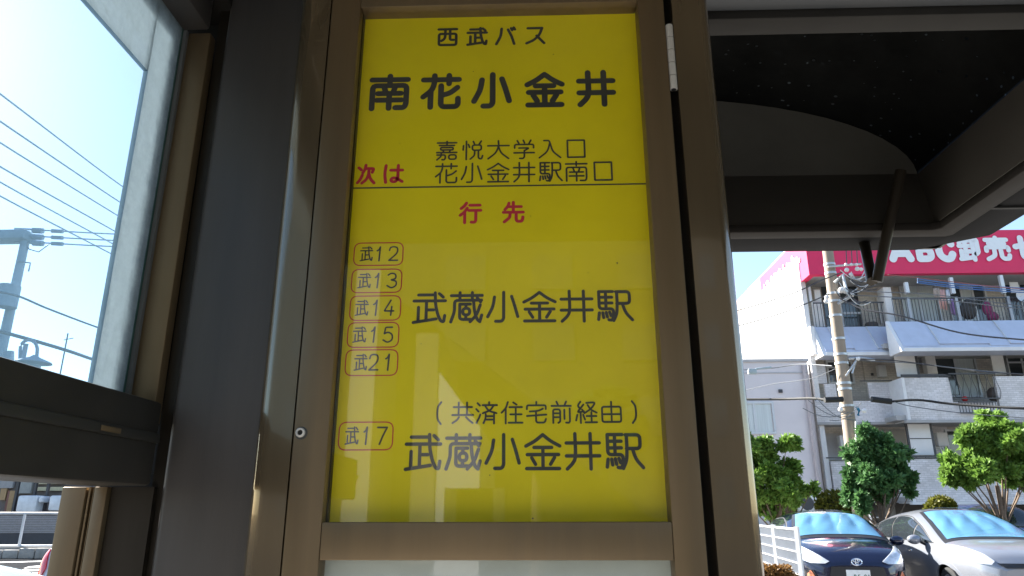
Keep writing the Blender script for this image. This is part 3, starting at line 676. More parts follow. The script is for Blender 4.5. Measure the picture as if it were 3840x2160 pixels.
# ---- second storey
fbox('wall_panel', 3078, 3150, 1625, 1725, YW-.05, .04, plaster_grey)
fbox('heater_unit', 3152, 3186, 1632, 1682, YW-.62, .3, plaster, bevel=.02)
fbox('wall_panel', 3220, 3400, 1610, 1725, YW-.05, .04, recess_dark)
fbox('partition', 3412, 3494, 1590, 1706, YB+.55, .04, plaster)
fbox('partition_frame', 3404, 3411, 1590, 1708, YB+.54, .06, iron); fbox('partition_frame', 3495, 3503, 1588, 1708, YB+.54, .06, iron)
fbox('partition_frame', 3413, 3493, 1643, 1646, YB+.53, .015, iron)
fbox('wall_panel', 3504, 3560, 1590, 1712, YW-.05, .04, tile)
fbox('heater_unit', 3516, 3556, 1622, 1672, YW-.62, .3, plaster, bevel=.02)
for px in (3528, 3536, 3546): fbox('heater_pipe', px, px+4, 1674, 1706, YW-.55, .05, plaster)
window(3556, 3700, 1610, 1790, YW-.06, cur=(1,), mull=1)
window(3740, 3890, 1610, 1720, YW-.06, cur=(0,), mull=1)
fbox('balcony_panel', 3086, 3122, 1732, 1862, YA+.2, .05, mat('dark_sheet', (.10, .11, .13), .5))
fbox('balcony_panel', 3124, 3420, 1730, 1868, YA-.04, .10, tile)
fbox('balcony_rail', 3100, 3400, 1714, 1718, YA, .04, iron)
side(3424, 1722, 1888, YB, YA)
fbox('balcony_panel', 3424, 3950, 1722, 1882, YB, .12, tile)
fbox('balcony_cap', 3422, 3950, 1882, 1892, YB-.05, .2, plaster)
railing(3400, 3580, 1708, 1720, YB+.05, .3)
# ---- roof board
zb0, zb1 = fz(3400, 1026, 25.2), fz(3780, 862, 25.2); XBL = fx(3031, 1000, 25.2)
YBD = at(2862, 1205, 1).x and 25.2
board = thing('roof_signboard', 'long crimson roof board with big white lettering along the top of the apartment block', 'sign', (15, 25.2, zb0))
m = MB(); m.box(XBL, XE, 25.2, 25.45, zb0, zb1); fb_ = m.build('board_face', signred, board)
dps = EYE.y+ (at(2862, 1200, 1).y)
# depth of the side face: where the ray of its far lower end meets the side plane
pside = atX(2866, 1200, XBL); YS = pside.y
m = MB(); m.box(XBL, XBL+.25, 25.4505, YS, zb0, zb1); sb_ = m.build('board_side', signpink, board)
for yy in np.linspace(26.4, YS-.5, 4):
    m = MB(); m.box(XBL-.0, XBL+.26, yy-.012, yy+.012, zb0-.03, zb0-.005); m.build('board_bracket', iron, board)
def sign_text(txt, boxes, frf, parent, sw=.25):
    mb = MB()
    for ch, b in zip(txt, boxes): glyph(mb, ch, b[0], b[1], b[2], b[3], b[4] if len(b) > 4 else sw, frf, 8)
    return mb.build('lettering', signwhite, parent)
fr1 = lambda u, v, k: (u, 25.2-.03-.002*k, -v)
bx = []
for (a, b, s) in ((3330,3428,.28), (3432,3506,.26), (3508,3588,.27), (3592,3678,.17), (3691,3795,.17), (3802,3895,.22), (3905,3985,.2), (3995,4080,.2), (4090,4170,.2)):
    xa_, xb_ = fx(a, 960, 25.2), fx(b, 960, 25.2); zt_, zb_ = fz(3600, 886, 25.2), fz(3600, 984, 25.2)
    bx.append((xa_, -zt_, xb_-xa_, zt_-zb_, s))
sign_text('ABC卸売センター', bx, fr1, fb_)
fr2 = lambda u, v, k: (XBL-.03-.002*k, YS-u, -v)
Ls = YS-25.3; n9 = 9; w9 = Ls*.86/n9; hh = (zb1-zb0)*.50
sign_text('ABC卸売センター', [(Ls*.06+i*w9, -(zb0+(zb1-zb0)*.74), w9*.86, hh, .17) for i in range(n9)], fr2, sb_)
# laundry and odd things on the top balcony
def cloth(name, x0, x1, y0, y1, Yf, col, label):
    cx, cy = (x0+x1)/2, (y0+y1)/2
    Xa, Xb, Za, Zb = fx(x0, cy, Yf), fx(x1, cy, Yf), fz(cx, y1, Yf), fz(cx, y0, Yf); n = 8; m = MB(); vs = []
    for j in (0, 1, 2, 3):
        for i in range(n+1):
            t = i/n; vs.append((Xa+(Xb-Xa)*t, Yf+.03*math.sin(t*11+j), Zb+(Za-Zb)*j/3*(1-.05*math.sin(t*6))))
    fs = [(j*(n+1)+i, j*(n+1)+i+1, (j+1)*(n+1)+i+1, (j+1)*(n+1)+i) for j in range(3) for i in range(n)]
    m.add(vs, fs); o = m.build(name, mat('cloth_'+name+str(col), col, .9, 0, .12, 4), None, smooth=True)
    so = o.modifiers.new('s', 'SOLIDIFY'); so.thickness = .01
    return tag(o, label, 'laundry', 'laundry on the top balcony')
cloth('towel', 3502, 3524, 1080, 1118, YB+.3, (.42, .33, .27), 'tan towel hanging leftmost on the top balcony line')
cloth('towel', 3521, 3547, 1086, 1160, YB+.35, (.74, .42, .36), 'salmon pink towel hanging on the top balcony line')
cloth('shirt', 3551, 3563, 1086, 1140, YB+.3, (.75, .75, .78), 'white shirt hanging right of the pink towel')
cloth('shirt', 3565, 3578, 1120, 1180, YB+.35, (.48, .30, .58), 'purple shirt hanging rightmost behind the balcony bars')
m = MB(); c = at(3630, 1165, YB+.5)
m.ball((c.x, c.y, c.z), .34, (.9, .5, 1.0)); m.ball((c.x+.1, c.y, c.z+.25), .22)
tag(m.build('potted_bush', mat('dead_bush', (.07, .065, .06), .9, 0, .3, 20, bump=.6, bscale=30), None, smooth=True), 'dark bundled plant standing on the top balcony', 'plant')
m = MB(); c = at(3705, 1168, YB+.5)
m.ball((c.x, c.y, c.z+.1), .2, (.9, .6, 1.4)); m.ball((c.x+.12, c.y, c.z-.2), .22, (1, .6, .9))
tag(m.build('pushchair', mat('plum_cloth', (.30, .05, .14), .8, 0, .2, 6), None, smooth=True), 'plum coloured folded pushchair on the top balcony', 'pushchair')
def dish(px, py, Y, r, label):
    c = at(px, py, Y); t = thing('satellite_dish', label, 'satellite dish', c)
    m = MB(); vs = []; n = 20
    for j in range(5):
        for k in range(n): a = 2*math.pi*k/n; q = r*j/4; vs.append((c.x+q*math.cos(a), c.y-.12*(q/r)**2*1.0, c.z+q*math.sin(a)*1.05))
    fs = [(j*n+k, j*n+(k+1) % n, (j+1)*n+(k+1) % n, (j+1)*n+k) for j in range(4) for k in range(n)]
    m.add(vs, fs); o = m.build('reflector', frame_w, t, smooth=True)
    m = MB(); m.tube([(c.x, c.y, c.z-r), (c.x, c.y-.5, c.z-.1)], .015, 6); m.build('feed_arm', iron, t)
    m = MB(); m.tube([(c.x, c.y, c.z), (c.x, c.y+.3, c.z-.2), (c.x, c.y+.35, c.z-.6)], .02, 6); m.build('mount', iron, t)
dish(3825, 1112, YB-.1, .21, 'white satellite dish clamped to the top balcony rail')
m = MB(); c = at(3727, 1480, YB+.3); m.ball((c.x, c.y, c.z), .26, (.9, .7, 1)); tag(m.build('flower_pot', mat('pot_brown', (.07, .05, .04), .8), None, smooth=True), 'round brown pot behind the wavy balcony railing', 'pot')
m = MB(); c = at(3618, 1496, YB+.2); m.ball((c.x, c.y, c.z), .10, (1, .7, 1)); tag(m.build('red_flower', mat('red_bloom', (.6, .02, .02), .7), None, smooth=True), 'small red flower at the foot of the wavy railing', 'flower')

# ================================================================== neighbouring low building
YN_ = 25.2
low = thing('low_building', 'pale pinkish two-storey building with one window left of the apartment block', 'building', (8, 27, 0))
wallp = mat('pink_grey_render', (.70, .64, .64), .85, 0, .05, .8, dirt=.2, bump=.1, bscale=20)
xl_, xr_ = 3.2, fx(3060, 1620, YN_); zt_ = fz(2900, 1357, YN_)
m = MB(); m.box(xl_, xr_, YN_, YN_+7, 0, zt_); m.build('wall', wallp, low)
m = MB(); m.box(xl_-.05, xr_+.04, YN_-.06, YN_+7.05, zt_+.001, zt_+.10); m.build('roof_edge', plaster_grey, low)
for z in (fz(2900, 1398, YN_),):
    m = MB(); m.box(xl_, xr_-.01, YN_-.025, YN_-.001, z-.02, z+.02); m.build('string_course', plaster_grey, low)
window(2755, 2905, 1507, 1628, YN_-.01, cur=(0, 1), mull=1, par=low)
m = MB(); m.tube([(xr_-.18, YN_-.08, .1), (xr_-.18, YN_-.08, zt_-.1)], .05, 8); m.build('downpipe', mat('downpipe_pink', (.52, .44, .43), .6), low, smooth=True)
m = MB(); m.tube([(xr_+.03, YN_-.06, .1), (xr_+.03, YN_-.06, zt_-.1)], .035, 8); m.build('downpipe', mat('brown_pipe', (.16, .13, .11), .6), low, smooth=True)
fbox('wall_vent', 2921, 2935, 1460, 1472, YN_-.06, .055, iron, low)
fbox('shopfront_recess', 2930, 3055, 1855, 2080, YN_-.03, .028, mat('brown_door', (.10, .06, .035), .6), low)
fbox('shopfront_board', 2925, 3060, 1842, 1857, YN_-.12, .11, mat('wood_board', (.28, .16, .08), .6), low)
ac = thing('air_conditioner', 'white outdoor air conditioner against the low pinkish building', 'air conditioner', at(3037, 1915, 24.6))
c = at(3037, 1888, 24.6)
m = MB(); m.box(c.x-.33, c.x+.33, 24.6, 24.9, c.z-.28, c.z+.28); m.build('casing', plaster, ac, bevel=.02)
m = MB(); m.tube([(c.x-.08, 24.592, c.z), (c.x-.08, 24.598, c.z)], .22, 20); m.build('fan_grille', iron, ac)
m = MB(); m.box(c.x-.30, c.x+.3, 24.62, 24.88, .0, c.z-.281); m.build('stand', recess_dark, ac)
# far pale tower behind
fT = thing('stair_tower', 'pale sunlit stair tower rising behind the low building', 'building', (12.5, 44, 0))
m = MB(); a = at(2842, 1300, 40); b = at(2905, 1300, 40); zz = fz(2870, 1205, 40); m.prism([(a.x, 0), (b.x, 0), (b.x, zz), (a.x+.6, zz)], 'Y', 40, 45); m.build('wall', plaster, fT)

# ================================================================== utility poles and cables
polemat = mat('concrete_pole', (.30, .24, .18), .8, 0, .08, 4, dirt=.2)
galv = mat('galvanised_steel', (.50, .52, .53), .45, .6, .1, 10)
def P(px, py, Y): return at(px, py, Y)
YPOLE = 15.6
pt, pb_ = P(3098, 890, YPOLE), P(3190, 1640, YPOLE)
dirp = (pb_-pt)/(pt.z-pb_.z); base = pt+dirp*(pt.z-0); top = pt-dirp*1.6
pole = thing('utility_pole', 'leaning tan concrete utility pole in front of the apartment block', 'utility pole', base, 'utility poles')
m = MB(); m.tube([base, top], [.155, .105], 16); m.build('pole', polemat, pole, smooth=True)
def on(py): t = (py-890)/(1640-890); return pt.lerp(pb_, t)
for py, r in ((1005, .128), (1040, .128), (1120, .13), (1150, .135), (1205, .136), (1292, .14), (1350, .143), (1382, .144), (1455, .147), (1475, .148), (1535, .15)):
    c = on(py); m = MB(); m.tube([c, c+Vector((0, 0, .05))], r, 16); m.build('pole_band', galv, pole, smooth=True)
def arm(pts, r=.025, name='cross_arm', m_=galv): m = MB(); m.tube([P(*p) for p in pts], r, 6); return m.build(name, m_, pole, smooth=True)
arm([(3105, 1000, YPOLE-.15), (3230, 990, YPOLE-.3)]); arm([(3130, 1060, YPOLE-.15), (3160, 1030, YPOLE-.3), (3175, 1095, YPOLE-.3), (3185, 1115, YPOLE-.2), (3140, 1140, YPOLE-.1)], .035)
arm([(3172, 1410, YPOLE-.2), (3212, 1350, YPOLE-.2), (3195, 1400, YPOLE-.2)], .02); arm([(3183, 1345, YPOLE-.2), (3230, 1342, YPOLE-.2), (3280, 1350, YPOLE-.2)], .03)
for a in (3172, 3192, 3212):
    m = MB(); m.tube([P(a, 920, YPOLE-.3), P(a+3, 985, YPOLE-.3)], .012, 5); m.build('drop_wire', iron, pole)
    m = MB(); m.ball(P(a, 992, YPOLE-.3), .035); m.build('insulator', plaster, pole, smooth=True)
for a, b, r in ((3175, 1012, .05), (3215, 1008, .05), (3190, 1030, .045), (3230, 1010, .04), (3100, 1115, .05), (3098, 1130, .05), (3195, 1105, .05), (3218, 1345, .045), (3155, 1088, .07), (3170, 1090, .07), (3152, 1535, .05), (3240, 1540, .05)):
    m = MB(); m.ball(P(a, b, YPOLE-.25), r); m.build('insulator', plaster, pole, smooth=True)
rs = random.Random(3)
for k in range(14):      # tangled loops of service wire at the head of the pole
    x0_, y0_ = rs.uniform(3130, 3200), rs.uniform(1010, 1100); x1_, y1_ = x0_+rs.uniform(40, 120), y0_+rs.uniform(-15, 45)
    m = MB(); sg = rs.uniform(10, 34); yy = YPOLE-.2-rs.uniform(0, .3)
    m.tube([P(x0_+(x1_-x0_)*t, y0_+(y1_-y0_)*t+sg*math.sin(math.pi*t), yy) for t in np.linspace(0, 1, 8)], .011, 4); m.build('service_wire', iron if k % 2 else galv, pole)
for (x0_, y0_, x1_, y1_, lab) in ((3092, 1500, 3160, 1497, ''), (3268, 1497, 3342, 1506, '')):
    m = MB(); m.tube([P(x0_, y0_, YPOLE-.2), P(x1_, y1_, YPOLE-.2)], .062, 10); m.build('cable_joint', black, pole, smooth=True)
m = MB(); m.tube([P(3212, 1525, YPOLE-.17), P(3222, 1540, YPOLE-.17), P(3218, 1558, YPOLE-.17)], .03, 6); m.build('blue_strap', mat('blue_strap', (.02, .18, .30), .6), pole)
m = MB()
m.tube([P(3210, 1580, YPOLE-.2), P(3213, 1700, YPOLE-.2)], .022, 6); m.build('cable_guard', plaster, pole)

def cable(pts, r=.012, label='', m_=iron, group='overhead cables'):
    """pts = (px, py, Y) points the cable passes; extended smoothly"""
    W = [P(*p) for p in pts]
    V = smooth_pts([np.array(w) for w in W], 6) if len(W) > 2 else [np.array(w) for w in W]
    m = MB(); m.tube([Vector(v) for v in V], r, 5)
    o = m.build('power_cable', m_, None, smooth=True); return tag(o, label, 'cable', group)
cab_g = mat('cable_grey', (.13, .14, .15), .6)
cab_p = mat('pale_cable', (.42, .50, .56), .7)
cable([(2600, 1190, 15), (2740, 1171, 15), (2960, 1105, 15.3), (3080, 1052, 15.4), (3160, 1020, 15.4)], .014, 'upper of the two cables crossing the pink board side')
cable([(2600, 1245, 15), (2746, 1227, 15), (2920, 1178, 15.3), (3020, 1140, 15.4), (3110, 1102, 15.5)], .014, 'lower of the two cables crossing the pink board side')
cable([(3150, 1120, 15.4), (3240, 1160, 15), (3380, 1185, 14.5), (3600, 1248, 14), (3850, 1275, 13.5), (4100, 1290, 13)], .017, 'thick dark cable sagging across the blue-grey aprons')
cable([(3170, 1105, 15.4), (3300, 1112, 15), (3560, 1128, 14.5), (3850, 1160, 14), (4050, 1170, 14)], .011, 'thin cable crossing the top balcony bars', cab_g)
cable([(3150, 1085, 15.4), (3290, 1095, 15), (3500, 1105, 14.5), (3850, 1150, 14)], .010, 'thin cable just above the top balcony rail', cab_g)
blu = mat('blue_cable', (.05, .14, .34), .5)
for k, (a, b) in enumerate(((1046, 1082), (1054, 1090), (1060, 1098))):
    cable([(3440, a, 20), (3600, (a+b)/2+2, 20), (3850, b, 20), (4000, b+8, 20)], .016, ['uppermost of three blue cables under the crimson board', 'middle one of three blue cables under the crimson board', 'lowest of three blue cables under the crimson board'][k], blu, 'blue cables under the crimson board')
cable([(3330, 1030, 16), (3500, 1048, 16), (3700, 1072, 16), (3850, 1085, 16)], .009, 'thin reddish cable below the crimson board', mat('red_cable', (.30, .10, .09), .6))
cable([(3200, 1346, 15.4), (3350, 1352, 15), (3600, 1384, 14.5), (3740, 1398, 14), (3950, 1408, 14)], .013, 'cable running past the heater units at mid height')
cable([(3210, 1352, 15.4), (3420, 1362, 15), (3560, 1377, 14.5), (3780, 1400, 14)], .009, 'faint cable close under the mid height cable', cab_g)
cable([(3340, 1506, 15.4), (3440, 1500, 15.2), (3560, 1514, 15), (3700, 1524, 14.5), (3850, 1532, 14), (4000, 1536, 14)], .026, 'thickest black cable crossing the tiled balcony fronts', black)
cable([(3340, 1503, 15.4), (3420, 1524, 15.2), (3600, 1548, 15), (3850, 1568, 14.5)], .009, 'thin cable sagging below the thickest black cable', cab_g)
cable([(2640, 1391, 18), (2770, 1388, 18), (2900, 1380, 18), (3000, 1366, 17.5), (3120, 1372, 16)], .012, 'cable along the top of the low pinkish building', cab_g)
cable([(2740, 1498, 18), (2930, 1497, 17), (3040, 1494, 16), (3100, 1500, 15.5)], .030, 'heavy black cable meeting the pole joint from the left', black)
cable([(2770, 1470, 18), (2900, 1440, 17), (3040, 1420, 16), (3140, 1380, 15.5)], .007, 'faint thin cable rising to the pole over the low building', cab_g)
for k, (x0_, y0_, x1_, y1_) in enumerate(((3030, 1500, 3200, 1560), (3060, 1490, 3210, 1575), (3010, 1530, 3185, 1545), (3110, 1575, 3230, 1510))):
    m = MB(); m.tube([P(x0_+(x1_-x0_)*t, y0_+(y1_-y0_)*t+26*math.sin(math.pi*t), YPOLE-.3) for t in np.linspace(0, 1, 8)], .008, 4); m.build('service_wire', cab_g, pole)
# grey junction device on the cable over the low building
jb = P(2820, 1391, 18); m = MB(); m.box(jb.x-.10, jb.x+.10, jb.y-.06, jb.y+.06, jb.z-.08, jb.z+.05); m.tube([jb+Vector((.1, 0, .05)), jb+Vector((.5, 0, .09))], .03, 6)
tag(m.build('cable_junction_box', mat('junction_blue', (.35, .42, .45), .5), None, bevel=.01), 'small blue-grey box hanging on the cable over the low building', 'junction box')

# ---- left hand utility pole seen through the glass
YL = 17.0
lp_t, lp_b = P(72, 880, YL), P(-5, 1480, YL)
lb = Vector((P(30, 1200, YL).x, YL, 0)); lx = lb.x
farpole = mat('blue_grey_pole', (.36, .43, .48), .8, 0, .1, 3)
lpole = thing('utility_pole', 'pale utility pole with transformer seen through the glass pane', 'utility pole', lb, 'utility poles')
zt_ = P(60, 870, YL).z
m = MB(); m.tube([(lx, YL, 0), (lx, YL, zt_)], [.15, .10], 14); m.build('pole', farpole, lpole, smooth=True)
m = MB(); c = P(20, 885, YL); m.box(c.x-.75, lx+.12, YL-.25, YL+.25, c.z-.16, c.z+.10); m.build('switch_box', farpole, lpole, bevel=.05)
m = MB(); c = P(18, 1125, YL); m.tube([(lx+.10, YL-.3, P(18, 1165, YL).z), (lx+.10, YL-.3, P(18, 1085, YL).z)], .24, 14); m.build('transformer', farpole, lpole, smooth=True)
m = MB(); a = P(60, 985, YL); m.tube([(lx, YL-.1, a.z), (lx+.34, YL-.1, a.z-.05), (lx+.34, YL-.1, a.z-.28)], .02, 6); m.build('bracket', galv, lpole)
for k, (y0_, y1_) in enumerate(((858, 868), (882, 888), (905, 912))):
    m = MB(); m.tube([P(55, y0_, YL), P(150, y0_+4, YL)], .03, 6); m.build('insulator_arm', farpole, lpole)
    m = MB(); m.tube([P(125, y0_+6, YL), P(160, y0_+8, YL)], .08, 8); m.build('insulator', farpole, lpole, smooth=True)
    m = MB(); m.tube([P(195, y0_+8, YL), P(235, y0_+10, YL)], .055, 8); m.build('insulator', farpole, lpole, smooth=True)
    cable([(60, y0_, YL), (220, y0_+9, YL), (430, y0_+20, YL+1), (700, y0_+30, YL+2)], .02, ['top', 'middle', 'lowest'][k]+' of the three level cables leaving the pole behind the glass', cab_p, 'cables behind the glass pane')
m = MB(); m.tube([P(90, 905, YL), P(110, 935, YL), (P(145, 945, YL)), P(185, 915, YL)], .014, 5); m.build('jumper_wire', cab_g, lpole, smooth=True)
for k, (y0_, y1_, Y_) in enumerate(((352, 700, 13), (455, 765, 13), (535, 820, 14), (625, 884, 14), (683, 935, 15), (735, 975, 15))):
    cable([(-150, y0_-110, Y_-3), (0, y0_, Y_), (460, y1_, Y_+8), (620, y1_+95, Y_+12)], .022, ['highest', 'second highest', 'third highest', 'fourth highest', 'fifth highest', 'lowest'][k]+' of the six slanting cables against the sky on the left', cab_p, 'slanting cables behind the glass pane')
cable([(-60, 1085, 14), (65, 1110, 15), (180, 1158, 17), (360, 1226, 20), (520, 1280, 24)], .028, 'cable slanting down from the transformer behind the glass', cab_g, 'cables behind the glass pane')
cable([(-100, 1215, 14), (0, 1243, 15), (140, 1282, 16), (260, 1318, 17), (360, 1352, 19), (520, 1400, 22)], .045, 'thick cable crossing behind the looped street lamp', cab_g, 'cables behind the glass pane')
# looped street lamp
YQ = 15.0
lamp = thing('street_lamp', 'looped iron street lamp with a wide lantern behind the glass pane', 'street lamp', (P(75, 1500, YQ).x, YQ, 0))
def Q(a, b): return P(a, b, YQ)
bx0 = Q(75, 1400).x
m = MB(); m.tube([(bx0, YQ, 0), (bx0, YQ, Q(75, 1290).z)], .05, 10); m.build('post', farpole, lamp, smooth=True)
m = MB(); m.tube([Q(32, 1320), Q(32, 1400)], .11, 10); m.build('side_fitting', farpole, lamp, smooth=True)
m = MB(); m.tube([Q(75, 1350)]+[Q(108-32*math.cos(t), 1310-35*math.sin(t)) for t in np.linspace(0, math.pi, 12)]+[Q(138, 1340)], .035, 8); m.build('loop', farpole, lamp, smooth=True)
c = Q(128, 1352); m = MB(); n = 18
prof = [(.04, .12), (.10, .07), (.34, -.03), (.36, -.06), (.15, -.08), (.15, -.34), (.02, -.36)]
for r_, z_ in prof: m.v += [(c.x+r_*math.cos(2*math.pi*k/n), c.y+r_*math.sin(2*math.pi*k/n), c.z+z_) for k in range(n)]
m.f += [(j*n+k, j*n+(k+1) % n, (j+1)*n+(k+1) % n, (j+1)*n+k) for j in range(len(prof)-1) for k in range(n)]
m.build('lantern', farpole, lamp, smooth=True)
m = MB(); a = P(255, 1250, 30); m.tube([(a.x, 30, 3), (a.x, 30, a.z)], .03, 6); m.tube([P(240, 1275, 30), P(275, 1268, 30)], .02, 5); tag(m.build('aerial', cab_g, None), 'thin television aerial standing on the skyline behind the glass', 'aerial')
# ================================================================== trees and shrubs
def leafmat(name, c1, c2):
    m = mat(name, c1, .5, 0, .35, 3.5, col2=c2, spec=.35)
    nt = m.node_tree; N = nt.nodes; L = nt.links; p = N['Principled BSDF']; o = N['Material Output']
    src = p.inputs['Base Color'].links[0].from_socket
    t = N.new('ShaderNodeBsdfTranslucent'); L.new(src, t.inputs[0])
    mx = N.new('ShaderNodeMixShader'); mx.inputs[0].default_value = .35; L.new(p.outputs[0], mx.inputs[1]); L.new(t.outputs[0], mx.inputs[2]); L.new(mx.outputs[0], o.inputs[0]); return m
leafA = leafmat('leaf_bright', (.10, .22, .03), (.26, .42, .08)); leafB = leafmat('leaf_mid', (.06, .16, .05), (.13, .27, .09)); leafC = leafmat('leaf_yellow', (.10, .12, .015), (.22, .22, .03)); leafD = leafmat('leaf_russet', (.16, .06, .02), (.36, .20, .05))
bark = mat('bark', (.16, .115, .08), .9, 0, .3, 12, bump=.6, bscale=40)
def leaf_mesh(name, cl, n, size, m_, parent, off, seed=1, shell=.55):
    r = np.random.default_rng(seed)
    cl = np.array(cl); wts = cl[:, 3]**2.0; wts /= wts.sum(); pick = r.choice(len(cl), n, p=wts)
    d = r.normal(size=(n, 3)); d /= np.linalg.norm(d, axis=1)[:, None]; rad = cl[pick, 3]*(shell+(1-shell)*r.random(n)**.6)*r.choice([1, 1, 1, 1.12], n)
    # twigs: group leaves in rosettes
    c = cl[pick, :3]+d*rad[:, None]; k = 5; 
    a = r.normal(size=(n, 3)); a[:, 2] *= .6; a /= np.linalg.norm(a, axis=1)[:, None]
    V = np.zeros((n*k, 4, 3)); 
    for j in range(k):
        dir_ = a+d*.9+r.normal(size=(n, 3))*.75; dir_ /= np.linalg.norm(dir_, axis=1)[:, None]
        up = r.normal(size=(n, 3)); sd_ = np.cross(dir_, up); sd_ /= np.linalg.norm(sd_, axis=1)[:, None]
        s = size*(.7+.6*r.random(n))[:, None]
        V[j::k, 0] = c; V[j::k, 1] = c+dir_*s*.5+sd_*s*.22; V[j::k, 2] = c+dir_*s; V[j::k, 3] = c+dir_*s*.5-sd_*s*.22
    V = V.reshape(-1, 3)-np.array(off); me = bpy.data.meshes.new(name); N_ = len(V)//4
    me.vertices.add(len(V)); me.vertices.foreach_set('co', V.ravel()); me.loops.add(len(V)); me.loops.foreach_set('vertex_index', np.arange(len(V)))
    me.polygons.add(N_); me.polygons.foreach_set('loop_start', np.arange(N_)*4); me.polygons.foreach_set('loop_total', np.full(N_, 4)); me.update()
    me.materials.append(m_); o = bpy.data.objects.new(name, me); C.objects.link(o)
    if parent: o.parent = parent
    return o
def tree(label, Y, base_px, clumps, n, size, m_, seed, zbase=0., group='trees along the car park', m2=None):
    """clumps: (px, py, radius_px, dY)"""
    b = at(base_px[0], base_px[1], Y); root = thing('tree', label, 'tree', (b.x, Y, zbase), group)
    sc_px = Y/F
    cl = []
    rr_ = random.Random(seed)
    for (x, y, r_, dy) in clumps:
        c = at(x, y, Y+dy); R = r_*sc_px*1.02
        cl.append((c.x, c.y, c.z, R*.5))
        for q in range(9):
            v = Vector((rr_.gauss(0, 1), rr_.gauss(0, 1), rr_.gauss(0, .9))).normalized()*R*rr_.uniform(.45, 1.15)
            cl.append((c.x+v.x, c.y+v.y, c.z+v.z, R*rr_.uniform(.20, .42)))
    leaf_mesh('crown', cl, n, size, m_, root, (b.x, Y, zbase), seed, .2)
    m = MB(); trunk_top = Vector((b.x, Y, zbase)).lerp(Vector(cl[0][:3]), .75)
    m.tube([(b.x, Y, zbase), Vector((b.x, Y, zbase)).lerp(trunk_top, .5)+Vector((.05, 0, 0)), trunk_top], [.09, .07, .04], 8)
    m.build('trunk', bark, root, smooth=True)
    st = Vector((b.x, Y, zbase)).lerp(trunk_top, .55)
    for i in range(0, len(clumps)):
        c = cl[i*10]; e = Vector(c[:3]); mid = st.lerp(e, .5)+Vector((rr_.uniform(-.1, .1), rr_.uniform(-.1, .1), -.05))
        m = MB(); m.tube([st, mid, e], [.026, .015, .006], 6); m.build('limb', bark, root, smooth=True)
    return root
tree('bright green bushy tree close beside the cabinet edge', 17.0, (2905, 1960), [(2915, 1790, 62, 0), (2860, 1690, 60, .1), (2950, 1660, 34, -.2), (2810, 1760, 70, .2), (2970, 1760, 44, -.1), (3010, 1840, 34, .1), (2940, 1850, 52, -.3), (2860, 1860, 60, .2), (2800, 1660, 50, 0), (3050, 1822, 15, 0), (2900, 1920, 40, .2), (2780, 1850, 60, .2)], 5200, .125, leafA, 5)
tree('dark green round tree right behind the navy car and in front of the pole', 15.0, (3298, 1990), [(3275, 1700, 62, 0), (3215, 1700, 40, .2), (3340, 1690, 44, -.2), (3230, 1780, 50, .1), (3370, 1770, 40, 0), (3395, 1810, 32, .1), (3190, 1830, 34, .1), (3300, 1800, 58, -.2), (3230, 1860, 46, 0), (3330, 1840, 30, .2), (3270, 1640, 38, 0), (3395, 1700, 18, 0), (3410, 1850, 14, 0)], 5200, .115, leafB, 9)
tree('bright green tree with bare lower twigs above the silver car', 15.5, (3755, 1985), [(3720, 1700, 66, 0), (3660, 1640, 52, .1), (3780, 1640, 58, -.2), (3700, 1600, 42, .2), (3830, 1660, 50, .1), (3615, 1640, 22, 0), (3600, 1740, 44, 0), (3570, 1790, 30, .1), (3560, 1765, 22, 0), (3680, 1770, 52, -.2), (3770, 1760, 50, .1), (3840, 1720, 40, 0), (3640, 1810, 22, 0), (3850, 1800, 26, 0), (3880, 1640, 40, 0)], 6200, .13, leafA, 13)
m = MB()
def shrub(px, py, r_px, Y, m_, label, seed, n=2600, size=.06, squash=1., zb=0., cat='shrub', bottom=0.):
    c = at(px, py, Y); R = r_px*Y/F; root = thing('shrub', label, cat, (c.x, Y, bottom))
    cl = [(c.x, c.y, c.z, R)]; r = random.Random(seed)
    for k in range(6): a = r.uniform(0, 6.28); cl.append((c.x+R*.5*math.cos(a), c.y+R*.5*math.sin(a), c.z+R*r.uniform(-.3, .35), R*.6))
    leaf_mesh('foliage', cl, n, size, m_, root, (c.x, Y, bottom), seed, .8)
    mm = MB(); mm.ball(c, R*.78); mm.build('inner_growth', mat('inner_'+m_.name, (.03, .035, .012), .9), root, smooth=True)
    mm = MB(); mm.tube([(c.x, Y, bottom), (c.x, Y, c.z)], .05, 6); mm.build('stem', bark, root)
    return root
shrub(3130, 1905, 58, 16.5, leafC, 'yellow-green shrub behind the navy car roof', 3)
shrub(3527, 1912, 44, 16.0, leafC, 'clipped round shrub behind the silver car roof', 4)
# russet hedge at the foot of the white fence
hb = thing('hedge', 'russet and orange hedge top at the foot of the white mesh fence', 'hedge', (at(2890, 2150, 8.4).x, 8.4, .0))
cl = []
for px in range(2790, 2950, 14):
    c = at(px, 2165+rs.uniform(-6, 6), 8.2+rs.uniform(-.1, .2)); cl.append((c.x, c.y, c.z, .12))
leaf_mesh('foliage', cl, 3600, .035, leafD, hb, hb.location, 8, .3)
m = MB(); c0, c1 = at(2800, 2185, 8.3), at(2935, 2185, 8.3); m.box(c0.x, c1.x, 8.15, 8.6, 0.0, c0.z+.05); m.build('hedge_body', mat('hedge_body', (.05, .03, .012), .9), hb, bevel=.04)

